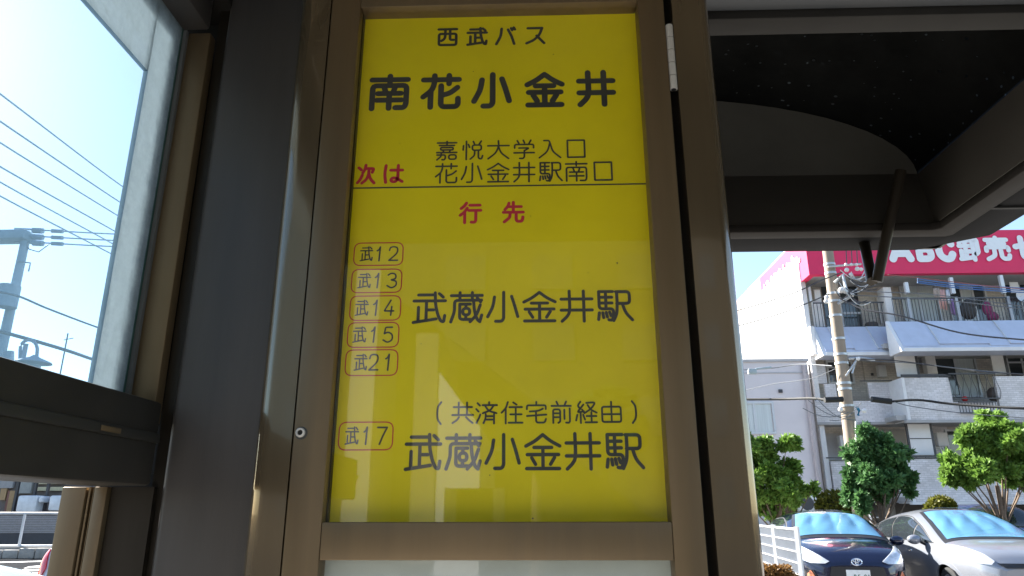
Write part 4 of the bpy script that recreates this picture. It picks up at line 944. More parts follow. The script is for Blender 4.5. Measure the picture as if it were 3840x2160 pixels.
# ================================================================== fences
wire = white_metal
def fence_panel(p0, p1, z0, z1, label, posts, pitch=.055, hr=9, group='white mesh fences'):
    p0, p1 = Vector(p0), Vector(p1); d = p1-p0; L_ = d.length; u = d/L_
    root = thing('mesh_fence', label, 'fence', (p0.x, p0.y, 0), group)
    m = MB(); n = int(L_/pitch)
    for i in range(n+1):
        q = p0+u*(i*L_/n); m.tube([(q.x, q.y, z0), (q.x, q.y, z1)], .0065, 3, False)
    o = m.build('upright_wires', wire, root); o['kind'] = 'stuff'
    for i in range(hr):
        z = z0+(z1-z0)*i/(hr-1); m = MB(); m.tube([(p0.x, p0.y, z), (p1.x, p1.y, z)], .009 if 0 < i < hr-1 else .014, 5); m.build('rail', wire, root)
    for t in posts:
        q = p0+u*(L_*t); nrm = Vector((-u.y, u.x, 0)); m = MB(); m.tube([(q.x, q.y, 0), (q.x, q.y, z1+.03)], .032, 4); m.build('post', wire, root)
    return root
fa = at(2990, 2010, 8.8); fb = at(2790, 1945, 12.5)
zfen = fa.z+.14
fence_panel((fa.x, fa.y, 0), (fb.x, fb.y, 0), .25, at(2985, 1985, 8.8).z, 'tall white mesh fence standing left of the navy car', (0, .36, 1), .05, 9)
f3, f4 = at(3130, 1950, 17.2), at(3420, 1960, 17.2)
fence_panel((f3.x, 17.2, 0), (f4.x+2, 17.0, 0), .2, at(3300, 1940, 17.2).z, 'white upright fence running behind the two parked cars', (0, .5, 1), .09, 4)
fence_panel((at(3180, 1950, 19).x, 19, 0), (at(3265, 1950, 19).x, 19, 0), .2, at(3220, 1908, 19).z, 'short white fence panel between the navy car and the silver car', (0, 1), .08, 5)

# ================================================================== cars
tyre = mat('tyre', (.02, .02, .02), .85); alloy = mat('alloy', (.60, .61, .63), .3, .8, .05); glassd = mat('car_glass', (.02, .025, .03), .05, 0, .1, 2, spec=.9)
shade = mat('blue_sunshade', (.10, .25, .37), .5, .0, .12, 3, spec=.6); lampglass = mat('lamp_glass', (.72, .74, .76), .12, .35, .25, 14, spec=.8)
blackplastic = mat('black_plastic', (.018, .018, .02), .5); orangel = mat('amber_lens', (.62, .22, .12), .2); redl = mat('red_lens', (.62, .01, .02), .15, spec=.8)
chrome = mat('chrome', (.80, .82, .85), .12, 1., .03); platew = mat('plate_white', (.74, .76, .76), .5); plateg = mat('plate_green', (.03, .12, .06), .5)
seatm = mat('headrest', (.08, .08, .08), .8)
def interp(tab, x):
    xs_, ys_ = zip(*tab); return float(np.interp(x, xs_, ys_))
def sinterp(tab, x):      # smooth monotone-ish interpolation
    xs_, ys_ = zip(*tab); s = 0
    for dx, w in ((-.10, .15), (-.05, .2), (0, .3), (.05, .2), (.10, .15)): s += w*float(np.interp(x+dx, xs_, ys_))
    return s
def car(name, label, loc, heading, L_, W_, top, belt, sill, plan, paint, win, ws, rw, wheels, wr_=.31, head=None, fog=None, sunshade=None, plate=None, tail=None, group='parked cars', grille=None, emblem=False, splits=(), mirrorx=None, spokes=7):
    """x: 0 rear .. L nose; y lateral; heading = direction of nose from +X axis"""
    NX, NS = 150, 34
    root = thing(name, label, 'car', loc, group)
    X = np.linspace(0, L_, NX)
    X = L_*(.5-.5*np.cos(np.pi*np.linspace(0, 1, NX)))*.35+X*.65
    ca, sa = math.cos(heading), math.sin(heading)
    def W3(x, y, z): x -= L_/2; return (loc[0]+ca*x-sa*y, loc[1]+sa*x+ca*y, loc[2]+z)
    grid = np.zeros((NX, NS, 3)); 
    for i, x in enumerate(X):
        zt_, zb_, zs_, hw = sinterp(top, x), sinterp(belt, x), sinterp(sill, x), W_/2*sinterp(plan, x)
        zb_ = min(zb_, zt_-.02)
        # end rounding
        e0 = min(1, x/.22); e1 = min(1, (L_-x)/.22); e = min(e0, e1); rr_ = math.sqrt(max(0, 1-(1-e)**2))
        for j in range(NS):
            if j < 14:
                t = j/13; z = zs_+(zb_-zs_)*t; y = hw*(1-.10*(1-t)**2.2*1.0-.035*t**3)-.015*math.sin(t*math.pi*2)
                if t < .12: y -= (.12-t)*.25
            else:
                a = (j-13)/(NS-14)*math.pi/2; ee = .62; y = hw*.965*max(0, math.cos(a))**ee; h = (zt_-zb_); z = zb_+h*math.sin(a)**ee
                y *= 1-.06*min(1, h/.45)*math.sin(a)
            if e < 1:
                zc_ = (zs_+zt_)/2*.98; y *= .80+.20*rr_; z = zc_+(z-zc_)*(.80+.20*rr_)
            grid[i, j] = (x, y, z)
    parts = {}
    def put(key, P4): parts.setdefault(key, []).append(P4)
    wx = wheels
    for i in range(NX-1):
        for j in range(NS-1):
            q = [grid[i, j], grid[i+1, j], grid[i+1, j+1], grid[i, j+1]]; c = sum(q)/4
            x, y, z = c
            if j < 12 and any((x-w)**2+(z-wr_)**2 < (wr_+.055)**2 for w in wx): continue
            key = 'body'
            xa0, xa1, zlow = win
            if j >= 14 and j < NS-1:
                a = (j-13.5)/(NS-14)*math.pi/2
                zt_ = sinterp(top, x); zb_ = sinterp(belt, x)
                pass
            for sgn in (1, -1): put((key, sgn if key.startswith('side') or key == 'pillar' else 0), [(p[0], p[1]*sgn, p[2]) for p in (q if sgn > 0 else q[::-1])])
    for (key, sgn), qs in parts.items():
        m = MB()
        for q in qs: m.add([W3(*p) for p in q], [(0, 1, 2, 3)])
        nm = 'side_window' if key.startswith('side') else key
        mm = {'body': paint, 'windscreen': glassd, 'rear_window': glassd, 'pillar': blackplastic}.get(key, glassd)
        if key == 'windscreen' and sunshade: mm = glass('screen_glass_'+name, (.92, .97, 1), ior=1.5, boost=1.2, rough=.01)
        o = m.build(nm, mm, root, smooth=True, weld=True)
    def row(x):
        i = int(np.clip(np.searchsorted(X, x)-1, 0, NX-2)); t = (x-X[i])/(X[i+1]-X[i]); return grid[i]*(1-t)+grid[i+1]*t
    def top_z(x, y):
        g = row(x)[14:][::-1]; return float(np.interp(abs(y), g[:, 1], g[:, 2]))
    def side_y(x, z):
        g = row(x); k = int(np.argmax(g[:, 2] >= g[-1, 2]-1e-6)); g = g[:k+1]; return float(np.interp(z, g[:, 2], g[:, 1]))
    def top_panel(nm, m_, x0, x1, wf, off, n=16, cols=22, fold=0.):
        m = MB(); vs = []
        for a_ in range(n+1):
            x = x0+(x1-x0)*a_/n; w_ = wf(x)
            for k in range(cols+1):
                y = -w_+2*w_*k/cols; vs.append(W3(x+off*.35, y, top_z(x, y)+off+fold*(abs(math.sin(k/cols*math.pi*3.5+a_*.06))-.3*math.sin(k*.37+a_*.5)**2)*math.sin(math.pi*min(1,max(0,a_/n)))))
        nC = cols+1; m.add(vs, [(a_*nC+k, a_*nC+k+1, (a_+1)*nC+k+1, (a_+1)*nC+k) for a_ in range(n) for k in range(cols)]); return m.build(nm, m_, root, smooth=True)
    wsf = lambda x: interp(ws[2], x); rwf = lambda x: interp(rw[2], x)
    top_panel('windscreen_frame', blackplastic, ws[0]-.02, ws[1]+.03, lambda x: wsf(x)+.02, .004)
    if sunshade: top_panel('sunshade', shade, ws[0]+.06, ws[1]-.07, lambda x: wsf(x)*.93, .009, n=16, cols=40, fold=.03)
    top_panel('windscreen', glass('screen_glass_'+name, (.92, .97, 1), ior=1.5, boost=1.0, rough=.01) if sunshade else glassd, ws[0], ws[1], wsf, .045 if sunshade else .008)
    top_panel('rear_window', glassd, rw[0], rw[1], rwf, .006)
    xa0, xa1, zlow = win; cuts = [xa0]+[c for c in splits if xa0 < c < xa1]+[xa1]
    def zhigh(x): return max(zlow(x)+.004, sinterp(top, x)-.10-.06*abs(x-(xa0+xa1)/2)/(xa1-xa0))
    for sg in (1, -1):
        for c0, c1 in zip(cuts[:-1], cuts[1:]):
            for nm, m_, off, e in (('window_seal', blackplastic, .004, 0), ('side_window', glassd, .010, .022)):
                m = MB(); n = 18; vs = []
                for a_ in range(n+1):
                    x = c0+e+(c1-c0-2*e)*a_/n; z0_, z1_ = zlow(x)+e*.6, zhigh(x)-e*.8
                    if z1_ < z0_+.005: z1_ = z0_+.005
                    for k in range(7): z = z0_+(z1_-z0_)*k/6; vs.append(W3(x, sg*(side_y(x, z)+off), z))
                m.add(vs, [(a_*7+k, a_*7+k+1, (a_+1)*7+k+1, (a_+1)*7+k) for a_ in range(n) for k in range(6)]); m.build(nm, m_, root, smooth=True)
    for w in wx:
        for sg in (1, -1):
            m = MB(); vs = []; tt = np.linspace(-.35, math.pi+.35, 26)
            for t in tt:
                for r_, o_ in ((wr_+.030, -.012), (wr_+.034, .010), (wr_+.10, .006), (wr_+.11, -.004)):
                    x, z = w+r_*math.cos(t), wr_+r_*math.sin(t); vs.append(W3(x, sg*(side_y(min(max(x, .03), L_-.03), max(z, .21))+o_), z))
            m.add(vs, [(a_*4+k, a_*4+k+1, (a_+1)*4+k+1, (a_+1)*4+k) for a_ in range(len(tt)-1) for k in range(3)]); m.build('wheel_arch', paint, root, smooth=True)
    # end caps + underbody
    for i in (0, NX-1):
        m = MB(); ring = [grid[i, j] for j in range(NS)]; pts = [W3(*p) for p in ring]+[W3(p[0], -p[1], p[2]) for p in ring[::-1]]; m.add(pts, [tuple(range(len(pts)))]); m.build('bumper_cap', paint, root)
    m = MB()
    for i in range(NX-1):
        a, b = grid[i, 1], grid[i+1, 1]; m.add([W3(a[0], a[1]*.97, a[2]+.02), W3(b[0], b[1]*.97, b[2]+.02), W3(b[0], -b[1]*.97, b[2]+.02), W3(a[0], -a[1]*.97, a[2]+.02)], [(0, 1, 2, 3)])
    # inner wheel wells
    for w in wx:
        for s in (1, -1):
            pts = [(w+(wr_+.05)*math.cos(t), (wr_)+(wr_+.05)*math.sin(t)) for t in np.linspace(-.3, math.pi+.3, 14)]
            hwid = W_/2*interp(plan, w)-.02
            for a, b in zip(pts[:-1], pts[1:]): m.add([W3(a[0], s*hwid, a[1]), W3(b[0], s*hwid, b[1]), W3(b[0], s*(hwid-.3), b[1]), W3(a[0], s*(hwid-.3), a[1])], [(0, 1, 2, 3)])
            m.add([W3(p[0], s*(hwid-.29), p[1]) for p in pts], [tuple(range(len(pts)))])
    m.build('underbody', blackplastic, root)
    for w in wx:
        for s in (1, -1):
            yo = s*(W_/2*interp(plan, w)-.035)
            m = MB(); n = 28; prof = [(.60*wr_, 0), (.66*wr_, .0), (.86*wr_, .012), (.97*wr_, -.01), (wr_, -.04), (wr_, -.18)]
            for r_, d_ in prof: m.v += [W3(w+r_*math.cos(2*math.pi*k/n), yo+s*d_, wr_+r_*math.sin(2*math.pi*k/n)) for k in range(n)]
            m.f += [(j*n+k, j*n+(k+1) % n, (j+1)*n+(k+1) % n, (j+1)*n+k) for j in range(len(prof)-1) for k in range(n)]
            wh = m.build('wheel', tyre, root, smooth=True)
            m = MB(); Ri = .64*wr_
            m.v += [W3(w+r_*math.cos(2*math.pi*k/n), yo+s*d_, wr_+r_*math.sin(2*math.pi*k/n)) for r_, d_ in ((Ri, .004), (Ri*.88, .004), (Ri*.86, -.05)) for k in range(n)]
            m.f += [(j*n+k, j*n+(k+1) % n, (j+1)*n+(k+1) % n, (j+1)*n+k) for j in range(2) for k in range(n)]
            for k in range(spokes):
                a = 2*math.pi*k/spokes; b = .17
                m.add([W3(w+r_*math.cos(a+da), yo+s*d_, wr_+r_*math.sin(a+da)) for r_, da, d_ in ((.03, -.9, .012), (Ri*.95, -b, .0), (Ri*.95, b, .0), (.03, .9, .012))], [(0, 1, 2, 3)])
            m.add([W3(w+.045*math.cos(t), yo+s*.014, wr_+.045*math.sin(t)) for t in np.linspace(0, 2*math.pi, 12, endpoint=False)], [tuple(range(12))])
            m.build('rim', alloy, wh)
            m = MB(); m.add([W3(w+Ri*math.cos(2*math.pi*k/n), yo-s*.05, wr_+Ri*math.sin(2*math.pi*k/n)) for k in range(n)], [tuple(range(n))]); m.build('rim_shadow', blackplastic, wh)
    # surface patches by region on the body grid
    def patch(nm, m_, test, off=.006, both=True, parent=root):
        for sgn in ((1, -1) if both else (0,)):
            m = MB()
            for i in range(NX-1):
                for j in range(NS-1):
                    q = [grid[i, j], grid[i+1, j], grid[i+1, j+1], grid[i, j+1]]
                    for s2 in ((sgn,) if sgn else (1, -1)):
                        c = sum(q)/4
                        if test(c[0], abs(c[1]), c[2]):
                            n_ = np.cross(q[1]-q[0], q[3]-q[0]); nl = np.linalg.norm(n_); n_ = n_/nl*off*(-1) if nl > 1e-12 else n_*0
                            P_ = [p+n_*(1 if n_[1] >= 0 else -1)*(1) for p in q]
                            m.add([W3(p[0], p[1]*s2, p[2]) for p in P_], [(0, 1, 2, 3)])
            if m.v: m.build(nm, m_, parent, smooth=True, weld=True)
    def proj_patch(nm, m_, poly, face='front', off=.022, both=True, mirror_poly=True, depth=.02):
        """polygon (y,z) projected along x onto the nose (or tail): builds a shell following the body"""
        tips = []
        nose = face == 'front'
        def surf(y, z):      # outermost x where body half width at height z exceeds |y|
            y = abs(y); best = None
            rng_ = range(NX-1, -1, -1) if nose else range(NX)
            for i in rng_:
                col = grid[i]; 
                # width of section at height z
                zz = col[:, 2]; yy = col[:, 1]; wmax = -1
                for j in range(NS-1):
                    if (zz[j]-z)*(zz[j+1]-z) <= 0 and abs(zz[j+1]-zz[j]) > 1e-9:
                        t = (z-zz[j])/(zz[j+1]-zz[j]); wmax = max(wmax, yy[j]+(yy[j+1]-yy[j])*t)
                if wmax >= y:
                    if best is None: return col[0][0]
                    px_, pw = best; t = (y-pw)/max(1e-6, wmax-pw); return px_+(col[0][0]-px_)*min(1, max(0, t))
                best = (col[0][0], max(wmax, 0))
            return L_*.9 if nose else L_*.1
        # triangulated fan grid inside polygon
        P_ = np.array(poly); n = len(P_); c = P_.mean(0); K = 6
        sub = []
        for a in range(n):
            b = (a+1) % n
            for t in np.linspace(0, 1, 5, endpoint=False): sub.append(P_[a]*(1-t)+P_[b]*t)
        ns = len(sub)
        for sgn in ((1, -1) if both else (1,)):
            m = MB(); vs = []
            for k in range(K+1):
                for p in sub:
                    q = c+(p-c)*(k/K); x = surf(q[0], q[1])+(off if nose else -off); vs.append(W3(x, q[0]*sgn, q[1]))
            for k in range(1, K):
                pass
            fs = [(k*ns+a, k*ns+(a+1) % ns, (k+1)*ns+(a+1) % ns, (k+1)*ns+a) for k in range(K) for a in range(ns)]
            vs2 = [(W3((surf(p[0], p[1]))-(.03 if nose else -.03), p[0]*sgn, p[1])) for p in sub]
            base_ = len(vs); vs += vs2; fs += [(K*ns+a, K*ns+(a+1) % ns, base_+(a+1) % ns, base_+a) for a in range(ns)]
            m.add(vs, fs); m.build(nm, m_, root, smooth=True, weld=True)
    if head: proj_patch('headlight', lampglass, head)
    if fog:
        for nm, m_, poly, off in fog: proj_patch(nm, m_, poly, off=off)
    if grille:
        for nm, m_, poly, off in grille: proj_patch(nm, m_, poly, off=off, both=False)
    if tail: proj_patch('tail_lamp', redl, tail, face='rear')
    if plate:
        txt, zc_, col, xo = plate; xN = L_+.012+xo
        m = MB(); w_, h_ = .33, .165
        m.add([W3(xN, a*w_/2, zc_+b*h_/2) for a, b in ((-1, -1), (1, -1), (1, 1), (-1, 1))]+[W3(xN-.03, a*w_/2, zc_+b*h_/2) for a, b in ((-1, -1), (1, -1), (1, 1), (-1, 1))], [(0, 1, 2, 3), (4, 5, 6, 7), (0, 1, 5, 4), (1, 2, 6, 5), (2, 3, 7, 6), (3, 0, 4, 7)])
        pl_ = m.build('number_plate', platew, root)
        frp = lambda u, v, k: W3(xN+.002+k*.0003, u, -v)
        m = MB(); xx = -.10
        for ch in txt:
            if ch == '-': glyph(m, ch, xx+.004, -(zc_-.01), .022, .012, .011, frp); xx += .032
            elif ch == '・': glyph(m, ch, xx, -(zc_-.02), .016, .016, .012, frp); xx += .03
            else: glyph(m, ch, xx, -(zc_+.022), .042 if ch != '1' else .02, .088, .011, frp); xx += .055 if ch != '1' else .034
        m.build('plate_number', plateg, pl_)
    if emblem:
        xN = L_+.014+emblem[1]; ze = emblem[0]; m = MB()
        def oval(cy, cz, a, b, r): m.tube([W3(xN, cy+a*math.cos(t), cz+b*math.sin(t)) for t in np.linspace(0, 2*math.pi, 29)], r, 6, False)
        oval(0, ze, .072, .048, .008); oval(0, ze+.016, .045, .020, .006); oval(0, ze-.002, .019, .040, .006)
        m.build('emblem', chrome, root, smooth=True)
    # mirrors and door handles
    mx_ = mirrorx or ws[0]
    for s in (1, -1):
        hw = W_/2*interp(plan, mx_); zb_ = interp(belt, mx_)
        m = MB(); m.ball((0, 0, 0), 1, nu=14, nv=10); m.v = [W3(mx_+.05+v[0]*.075, s*(hw+.12)+v[1]*.115, zb_+.09+v[2]*.075) for v in m.v]; mo = m.build('mirror', paint, root, smooth=True)
        m = MB(); m.tube([W3(mx_+.05, s*(hw-.06), zb_+.0), W3(mx_+.05, s*(hw+.05), zb_+.06)], .022, 6); m.build('mirror_stalk', blackplastic, mo)
        for xd in [s_ for s_ in splits[-2:]]:
            m = MB(); c = W3(xd+.10-.30, s*(W_/2*interp(plan, xd)*.985), interp(belt, xd)-.13)
            m.ball((0, 0, 0), 1, nu=10, nv=6); m.v = [W3(xd-.16+v[0]*.10, s*(W_/2*interp(plan, xd)*.975)+v[1]*.025, interp(belt, xd)-.12+v[2]*.018) for v in m.v]; m.build('door_handle', chrome if paint.name != 'navy_paint' else paint, root, smooth=True)
    return root
navy = mat('navy_paint', (.006, .009, .038), .22, .35, .06, 3, coat=1.); silver = mat('silver_paint', (.27, .285, .32), .30, .35, .03, 3, coat=.8); whitep = mat('white_paint', (.62, .64, .67), .25, 0, .03, 3, coat=.8); kei = mat('blue_paint', (.02, .035, .12), .25, .3, .05, 3, coat=.8)
# compact hatchback
L1 = 4.0
top1 = [(0, .62), (.04, .95), (.18, 1.20), (.55, 1.385), (1.2, 1.44), (1.9, 1.445), (2.35, 1.39), (2.75, 1.22), (3.15, 1.03), (3.45, .98), (3.75, .90), (3.93, .80), (4.0, .70)]
belt1 = [(0, .60), (.1, .90), (1.0, .95), (2.2, .92), (2.9, .88), (3.3, .84), (3.7, .80), (4.0, .64)]
sill1 = [(0, .34), (.3, .24), (1, .2), (3.2, .2), (3.7, .2), (4.0, .22)]
plan1 = [(0, .74), (.12, .88), (.5, .97), (1.2, 1.0), (2.6, 1.0), (3.3, .97), (3.65, .90), (3.88, .76), (4.0, .60)]
pc = at(3210, 2100, 11.45)
hd1 = math.radians(-90-10)
nose1 = Vector((math.cos(hd1), math.sin(hd1), 0)); c1 = Vector((pc.x, 11.45, 0))-nose1*L1/2
car('navy_hatchback', 'navy blue hatchback with a blue sunshade parked beside the white fence', (c1.x, c1.y, 0), hd1, L1, 1.70, top1, belt1, sill1, plan1, navy,
    (.45, 3.02, lambda x: 1.0-.03*x+.06*(x < .8)), (2.02, 3.10, [(2.02, .50), (3.10, .72)]), (.14, .5, [(.1, .55), (.5, .50)]), (.62, 3.17), .30,
    head=[(.80, .84), (.77, .93), (.68, .93), (.50, .82), (.37, .73), (.44, .70), (.62, .70), (.74, .74)],
    fog=[('side_intake', blackplastic, [(.72, .60), (.60, .60), (.46, .26), (.76, .26)], .02), ('fog_lamp', orangel, [(.68, .54), (.64, .60), (.60, .54), (.58, .44), (.68, .43)], .035)],
    grille=[('lower_grille', blackplastic, [(.36, .66), (.46, .30), (-.46, .30), (-.36, .66)], .02)],
    sunshade=.6, plate=('・85-91', .535, 0, .02), emblem=(.73, .012), splits=(1.32, 2.30), mirrorx=2.62)
# saloon-hatch with long bonnet
L2 = 4.46
top2 = [(0, .66), (.03, 1.0), (.15, 1.13), (.7, 1.30), (1.3, 1.43), (1.9, 1.485), (2.3, 1.47), (2.8, 1.31), (3.3, 1.10), (3.55, 1.02), (3.9, .97), (4.25, .87), (4.40, .76), (4.46, .68)]
belt2 = [(0, .62), (.1, .93), (1.0, 1.0), (2.4, .95), (3.2, .90), (3.7, .84), (4.1, .82), (4.46, .64)]
sill2 = [(0, .36), (.3, .24), (1, .2), (3.6, .2), (4.2, .2), (4.46, .22)]
plan2 = [(0, .74), (.12, .88), (.6, .97), (1.3, 1.0), (3.0, 1.0), (3.6, .97), (4.05, .88), (4.33, .74), (4.46, .58)]
pc = at(3865, 2100, 11.1)
hd2 = math.radians(-90-4)
n2 = Vector((math.cos(hd2), math.sin(hd2), 0)); c2 = Vector((pc.x, 11.0, 0))-n2*L2/2
car('silver_hatchback', 'silver hatchback with a wide blue sunshade parked at the right', (c2.x, c2.y, 0), hd2, L2, 1.745, top2, belt2, sill2, plan2, silver,
    (.75, 3.30, lambda x: 1.02-.02*x), (2.28, 3.50, [(2.28, .52), (3.5, .74)]), (.12, .9, [(.1, .55), (.9, .50)]), (.86, 3.56), .315,
    head=[(.84, .86), (.80, .95), (.70, .95), (.58, .86), (.50, .76), (.56, .71), (.72, .73), (.82, .78)],
    fog=[('fog_lamp', orangel, [(.72, .50), (.66, .54), (.56, .52), (.56, .42), (.70, .42)], .03)],
    grille=[('upper_grille', blackplastic, [(.48, .73), (.40, .67), (-.40, .67), (-.48, .73)], .02), ('lower_grille', blackplastic, [(.42, .52), (.40, .30), (-.40, .30), (-.42, .52)], .02)],
    sunshade=.35, plate=('', .50, 0, .02), emblem=(.79, .012), splits=(1.05, 1.75, 2.62), mirrorx=2.95, spokes=5)
# boxy blue van at the right edge
top3 = [(0, .8), (.05, 1.3), (.15, 1.62), (.4, 1.66), (2.0, 1.66), (2.4, 1.6), (2.75, 1.2), (3.1, 1.02), (3.3, .9), (3.4, .7)]
belt3 = [(0, .7), (.1, .95), (2.8, .95), (3.1, .85), (3.4, .65)]
pc = at(3880, 1990, 14.2)
car('blue_van', 'dark blue boxy van partly hidden behind the silver hatchback', (pc.x+.5, 16.6, 0), math.radians(-92), 3.4, 1.475, [(a, b*.96) for a, b in top3], belt3, sill1, [(0, .85), (.2, 1), (3.0, 1), (3.4, .7)], kei,
    (.3, 2.6, lambda x: 1.0), (2.2, 2.78, [(2.2, .56), (2.8, .62)]), (.05, .3, [(0, .5), (.4, .5)]), (.5, 2.75), .28, splits=(1.2, 2.0), mirrorx=2.5)
# car on the road at the left with red tail lamp
tl = at(160, 2110, 7.8)
car('white_hatchback', 'white car with a red tail lamp half hidden behind the lower post', (tl.x+.78, 7.6+2.0, 0), math.radians(88), 4.0, 1.70, top1, belt1, sill1, plan1, whitep,
    (.45, 3.02, lambda x: 1.0-.03*x), (2.02, 3.10, [(2.02, .50), (3.10, .72)]), (.14, .5, [(.1, .55), (.5, .50)]), (.62, 3.17), .30,
    tail=[(.79, 1.06), (.66, 1.08), (.60, .90), (.64, .78), (.79, .76)], splits=(1.32, 2.30), mirrorx=2.62, group='cars on the road')
nc = at(45, 2165, 5.6)
car('pale_blue_saloon', 'pale blue bonnet of a car entering at the lower left corner', (nc.x-2.0, 5.9, 0), math.radians(0), 4.0, 1.70, [(a, b*1.03) for a, b in top1], belt1, sill1, plan1, mat('pale_blue_paint', (.10, .14, .17), .4, 0, .03, 3, coat=.8),
    (.45, 3.02, lambda x: 1.0-.03*x), (2.02, 3.10, [(2.02, .50), (3.10, .72)]), (.14, .5, [(.1, .55), (.5, .50)]), (.62, 3.17), .30,
    head=[(.80, .84), (.77, .93), (.68, .93), (.50, .82), (.37, .73), (.44, .70), (.62, .70), (.74, .74)], splits=(1.32, 2.30), mirrorx=2.62, group='cars on the road')

# ================================================================== across the road on the left
zr_ = 0.0
def gx(px, py, Y): return at(px, py, Y).x
kl, kr = -34, -8
m = MB(); m.box(kl, kr, 24.6, 30, .004, .36); struct(m.build('far_pavement', concrete))
# kerb stones
ks = []
stone = mat('kerb_stone', (.36, .34, .31), .85, 0, .2, 5, dirt=.5, bump=.4, bscale=30)
ksr = thing('stone_kerb', 'rough stone kerb under the white guard rail across the road', 'kerb', (-17, 24.5, 0))
x = gx(-160, 2080, 24.4); i = 0
while x < gx(330, 2080, 24.4):
    w_ = rs.uniform(.42, .62); m = MB(); m.box(x, x+w_-.03, 24.38+rs.uniform(0, .05), 24.59, .0, rs.uniform(.27, .35)); m.build('stone', stone, ksr, bevel=.03); x += w_
gr = thing('guard_rail', 'white tubular guard rail across the road at lower left', 'guard rail', (gx(90, 2050, 24.8), 24.8, .36))
gxa, gxb = gx(-200, 1950, 24.8), gx(330, 1950, 24.8); ztr, zbr = at(100, 1925, 24.8).z, at(100, 2050, 24.8).z
m = MB(); m.tube([(gxa, 24.8, ztr), (gxb, 24.8, ztr)], .04, 8); m.build('top_rail', white_metal, gr, smooth=True)
m = MB(); m.tube([(gxa, 24.8, zbr+.03), (gxb, 24.8, zbr+.03)], .035, 8); m.build('bottom_rail', white_metal, gr, smooth=True)
for px in (-170, 82, 270): m = MB(); a = gx(px, 1990, 24.8); m.tube([(a, 24.8, .36), (a, 24.8, ztr)], .045, 8); m.build('post', white_metal, gr, smooth=True)
# grey mesh fence behind it
ms = thing('mesh_fence', 'fine grey mesh fence behind the guard rail across the road', 'fence', (gx(90, 2000, 26.4), 26.4, .36), 'fences across the road')
za, zb2 = at(100, 1935, 26.4).z, at(100, 1998, 26.4).z; m = MB()
x0_, x1_ = gx(-200, 1960, 26.4), gx(330, 1960, 26.4); n = 130
for i in range(n+1): q = x0_+(x1_-x0_)*i/n; m.box(q-.006, q+.006, 26.4, 26.41, zb2, za)
for i in range(8): z = zb2+(za-zb2)*i/7; m.box(x0_, x1_, 26.412, 26.42, z-.006, z+.006)
o = m.build('mesh', mat('grey_wire', (.42, .42, .44), .5, .3), ms); o['kind'] = 'stuff'
m = MB(); m.box(x0_, x1_, 26.43, 26.6, .30, zb2-.02); m.build('base_wall', mat('dark_base', (.06, .06, .065), .8), ms)
# row of shops
YSH = 27.5
shop = thing('shop_row', 'low dark shopfronts with awning and posts across the road', 'shop', (gx(90, 1900, YSH), YSH, .3))
bwall = mat('shop_wall', (.14, .12, .11), .8, 0, .4, .8, dirt=.4); xs0, xs1 = gx(-260, 1850, YSH), gx(420, 1850, YSH)
zs1 = at(100, 1740, YSH).z
m = MB(); m.box(xs0, xs1, YSH, YSH+6, .3, zs1); m.build('wall', bwall, shop)
for (a, b, c, d, m_, nm) in ((0, 48, 1800, 1830, mat('shop_grey', (.30, .30, .30), .7), 'sign_band'), (0, 22, 1832, 1875, mat('shop_wood', (.36, .24, .12), .7), 'wood_panel'), (70, 118, 1796, 1850, mat('shop_panel', (.32, .33, .31), .7), 'wall_panel'),
                             (135, 240, 1806, 1815, mat('shop_cream', (.55, .50, .32), .7), 'awning_strip'), (135, 240, 1826, 1840, mat('shop_cream', (.55, .50, .32), .7), 'awning_strip'), (30, 48, 1840, 1920, mat('shop_wood', (.36, .24, .12), .7), 'wood_panel'), (22, 30, 1840, 1920, mat('shop_red', (.20, .09, .07), .7), 'door_jamb')):
    fbox(nm, a, b, c, d, YSH-.12, .11, m_, shop)
for px in (57, 125, 172): fbox('post', px-4, px+4, 1795, 1925, YSH-.6, .1, iron, shop)
tarp = mat('clear_tarp', (.60, .64, .68), .35, 0, .15, 4)
for k, (a, b, c, d, lab) in enumerate(((62, 136, 1858, 1920, 'large white plastic covered crate in front of the shops'), (182, 232, 1858, 1915, 'white plastic covered crate by the lower post edge'), (143, 158, 1860, 1885, 'small white box between the two covered crates'))):
    o = fbox('covered_crate', a, b, c, d, YSH-1.0, .5, tarp, None, .06); tag(o, lab, 'crate')
# road markings (4 mm above the asphalt)
def strip(pts, name='road_marking'):
    P_ = [atZ(px, py, .004) for px, py in pts]; m = MB(); m.add([(p.x, p.y, .004) for p in P_], [tuple(range(len(P_)))]); return struct(m.build(name, roadpaint))
strip([(-60, 2112), (-60, 2109), (260, 2100), (260, 2103)]); strip([(88, 2131), (110, 2124), (190, 2118), (190, 2125)]); strip([(-60, 2146), (-60, 2140), (200, 2132), (200, 2139)]); strip([(64, 2156), (80, 2149), (220, 2142), (220, 2150)])
# skyline seen through the glass: distant low houses
hz_ = thing('far_house', 'pale distant house roof on the horizon behind the glass', 'house', (-30, 62, 0))
m = MB(); m.box(-60, -24, 60, 66, 0, 5.2); m.build('wall', plaster_grey, hz_); m = MB(); m.prism([(59.5, 5.2), (66.5, 5.2), (63, 7.0)], 'X', -61, -23); m.build('roof', mat('roof_tiles_grey', (.20, .21, .23), .7, 0, .1, 2), hz_)

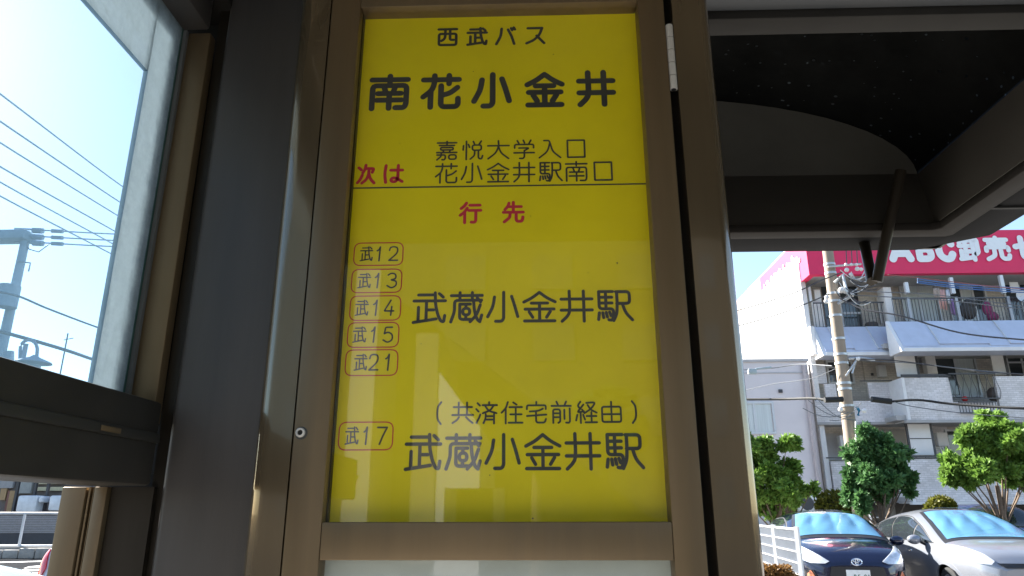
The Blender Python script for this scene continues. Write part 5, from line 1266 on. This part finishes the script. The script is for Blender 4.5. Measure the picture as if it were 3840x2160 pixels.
# ================================================================== the street behind the camera (it shows in the cover pane)
YM = 1.0132
def R(px, py, Yr): return at(px, py, 2*YM-Yr)       # point seen mirrored in the pane at this pixel
def rx(px, py, Yr): return R(px, py, Yr).x
def rz(px, py, Yr): return R(px, py, Yr).z
YR = -16.0
h1 = thing('pale_house', 'pale house with a sloping roof end across the street, mirrored in the cover pane', 'house', (rx(1700, 1900, YR), YR, 0))
xa_, xb_, xc_ = rx(1640, 1650, YR), rx(1722, 1650, YR), rx(1800, 1650, YR)
m = MB(); m.prism([(xa_, 0), (xc_, 0), (xc_, rz(1800, 1600, YR)), (xb_, rz(1722, 1500, YR)), (xa_, rz(1640, 1395, YR))], 'Y', YR-7, YR); m.build('wall', plaster, h1)
for k in range(3): m = MB(); a = xa_+(xc_-xa_)*(.2+.27*k); m.box(a, a+.9, YR+.003, YR+.05, .9, 2.0); m.build('window', winglass, h1)
YR2 = -26.0
greyb = mat('far_block_render', (.035, .033, .028), .85, 0, .15, .4, dirt=.4)
h2 = thing('dark_block', 'long dark block across the street behind the viewer', 'building', (0, YR2, 0))
m = MB(); m.box(-34, 40, YR2-8, YR2, 0, 14.5); m.build('wall', greyb, h2)
for i in range(-8, 10):
    for z in (1.2, 4.2, 7.2, 10.2):
        m = MB(); m.box(i*3.6, i*3.6+1.7, YR2+.003, YR2+.06, z, z+1.5); m.build('window', winglass, h2)
h3 = thing('cream_house', 'cream house beside the pale house across the street', 'house', (rx(1590, 1900, -20), -20, 0))
m = MB(); m.box(rx(1548, 1600, -20), rx(1635, 1600, -20), -27, -20, 0, rz(1600, 1250, -20)); m.build('wall', mat('dull_render', (.22, .20, .17), .9, 0, .15, .5, dirt=.3), h3)
m = MB(); m.box(rx(1300, 1600, -22), rx(1395, 1600, -22), -25.9, -22, 0, rz(1340, 1010, -22)); o = m.build('narrow_house', plaster_grey, None); tag(o, 'narrow grey house behind the viewer', 'house')
def rtree(px, py, rpx, Yr, seed, label):
    s_ = (2*YM-Yr)/F; c = R(px, py, Yr); root = thing('tree', label, 'tree', (c.x, Yr, 0), 'street trees behind the viewer')
    cl = [(c.x, Yr, c.z, rpx*s_)]; r = random.Random(seed)
    for k in range(7): a = r.uniform(0, 6.28); e = r.uniform(-.5, .9); q = rpx*s_; cl.append((c.x+q*math.cos(a)*math.cos(e)*.8, Yr+q*math.sin(a)*.8, c.z+q*math.sin(e)*.8, q*.5))
    leaf_mesh('crown', cl, 1500, .22, leafB, root, (c.x, Yr, 0), seed)
    m = MB(); m.tube([(c.x, Yr, 0), (c.x, Yr, c.z)], [.14, .06], 8); m.build('trunk', bark, root, smooth=True)
rtree(2010, 1640, 90, -11, 21, 'leafy street tree behind the viewer, left one'); rtree(2260, 1600, 110, -12, 22, 'leafy street tree behind the viewer, right one')
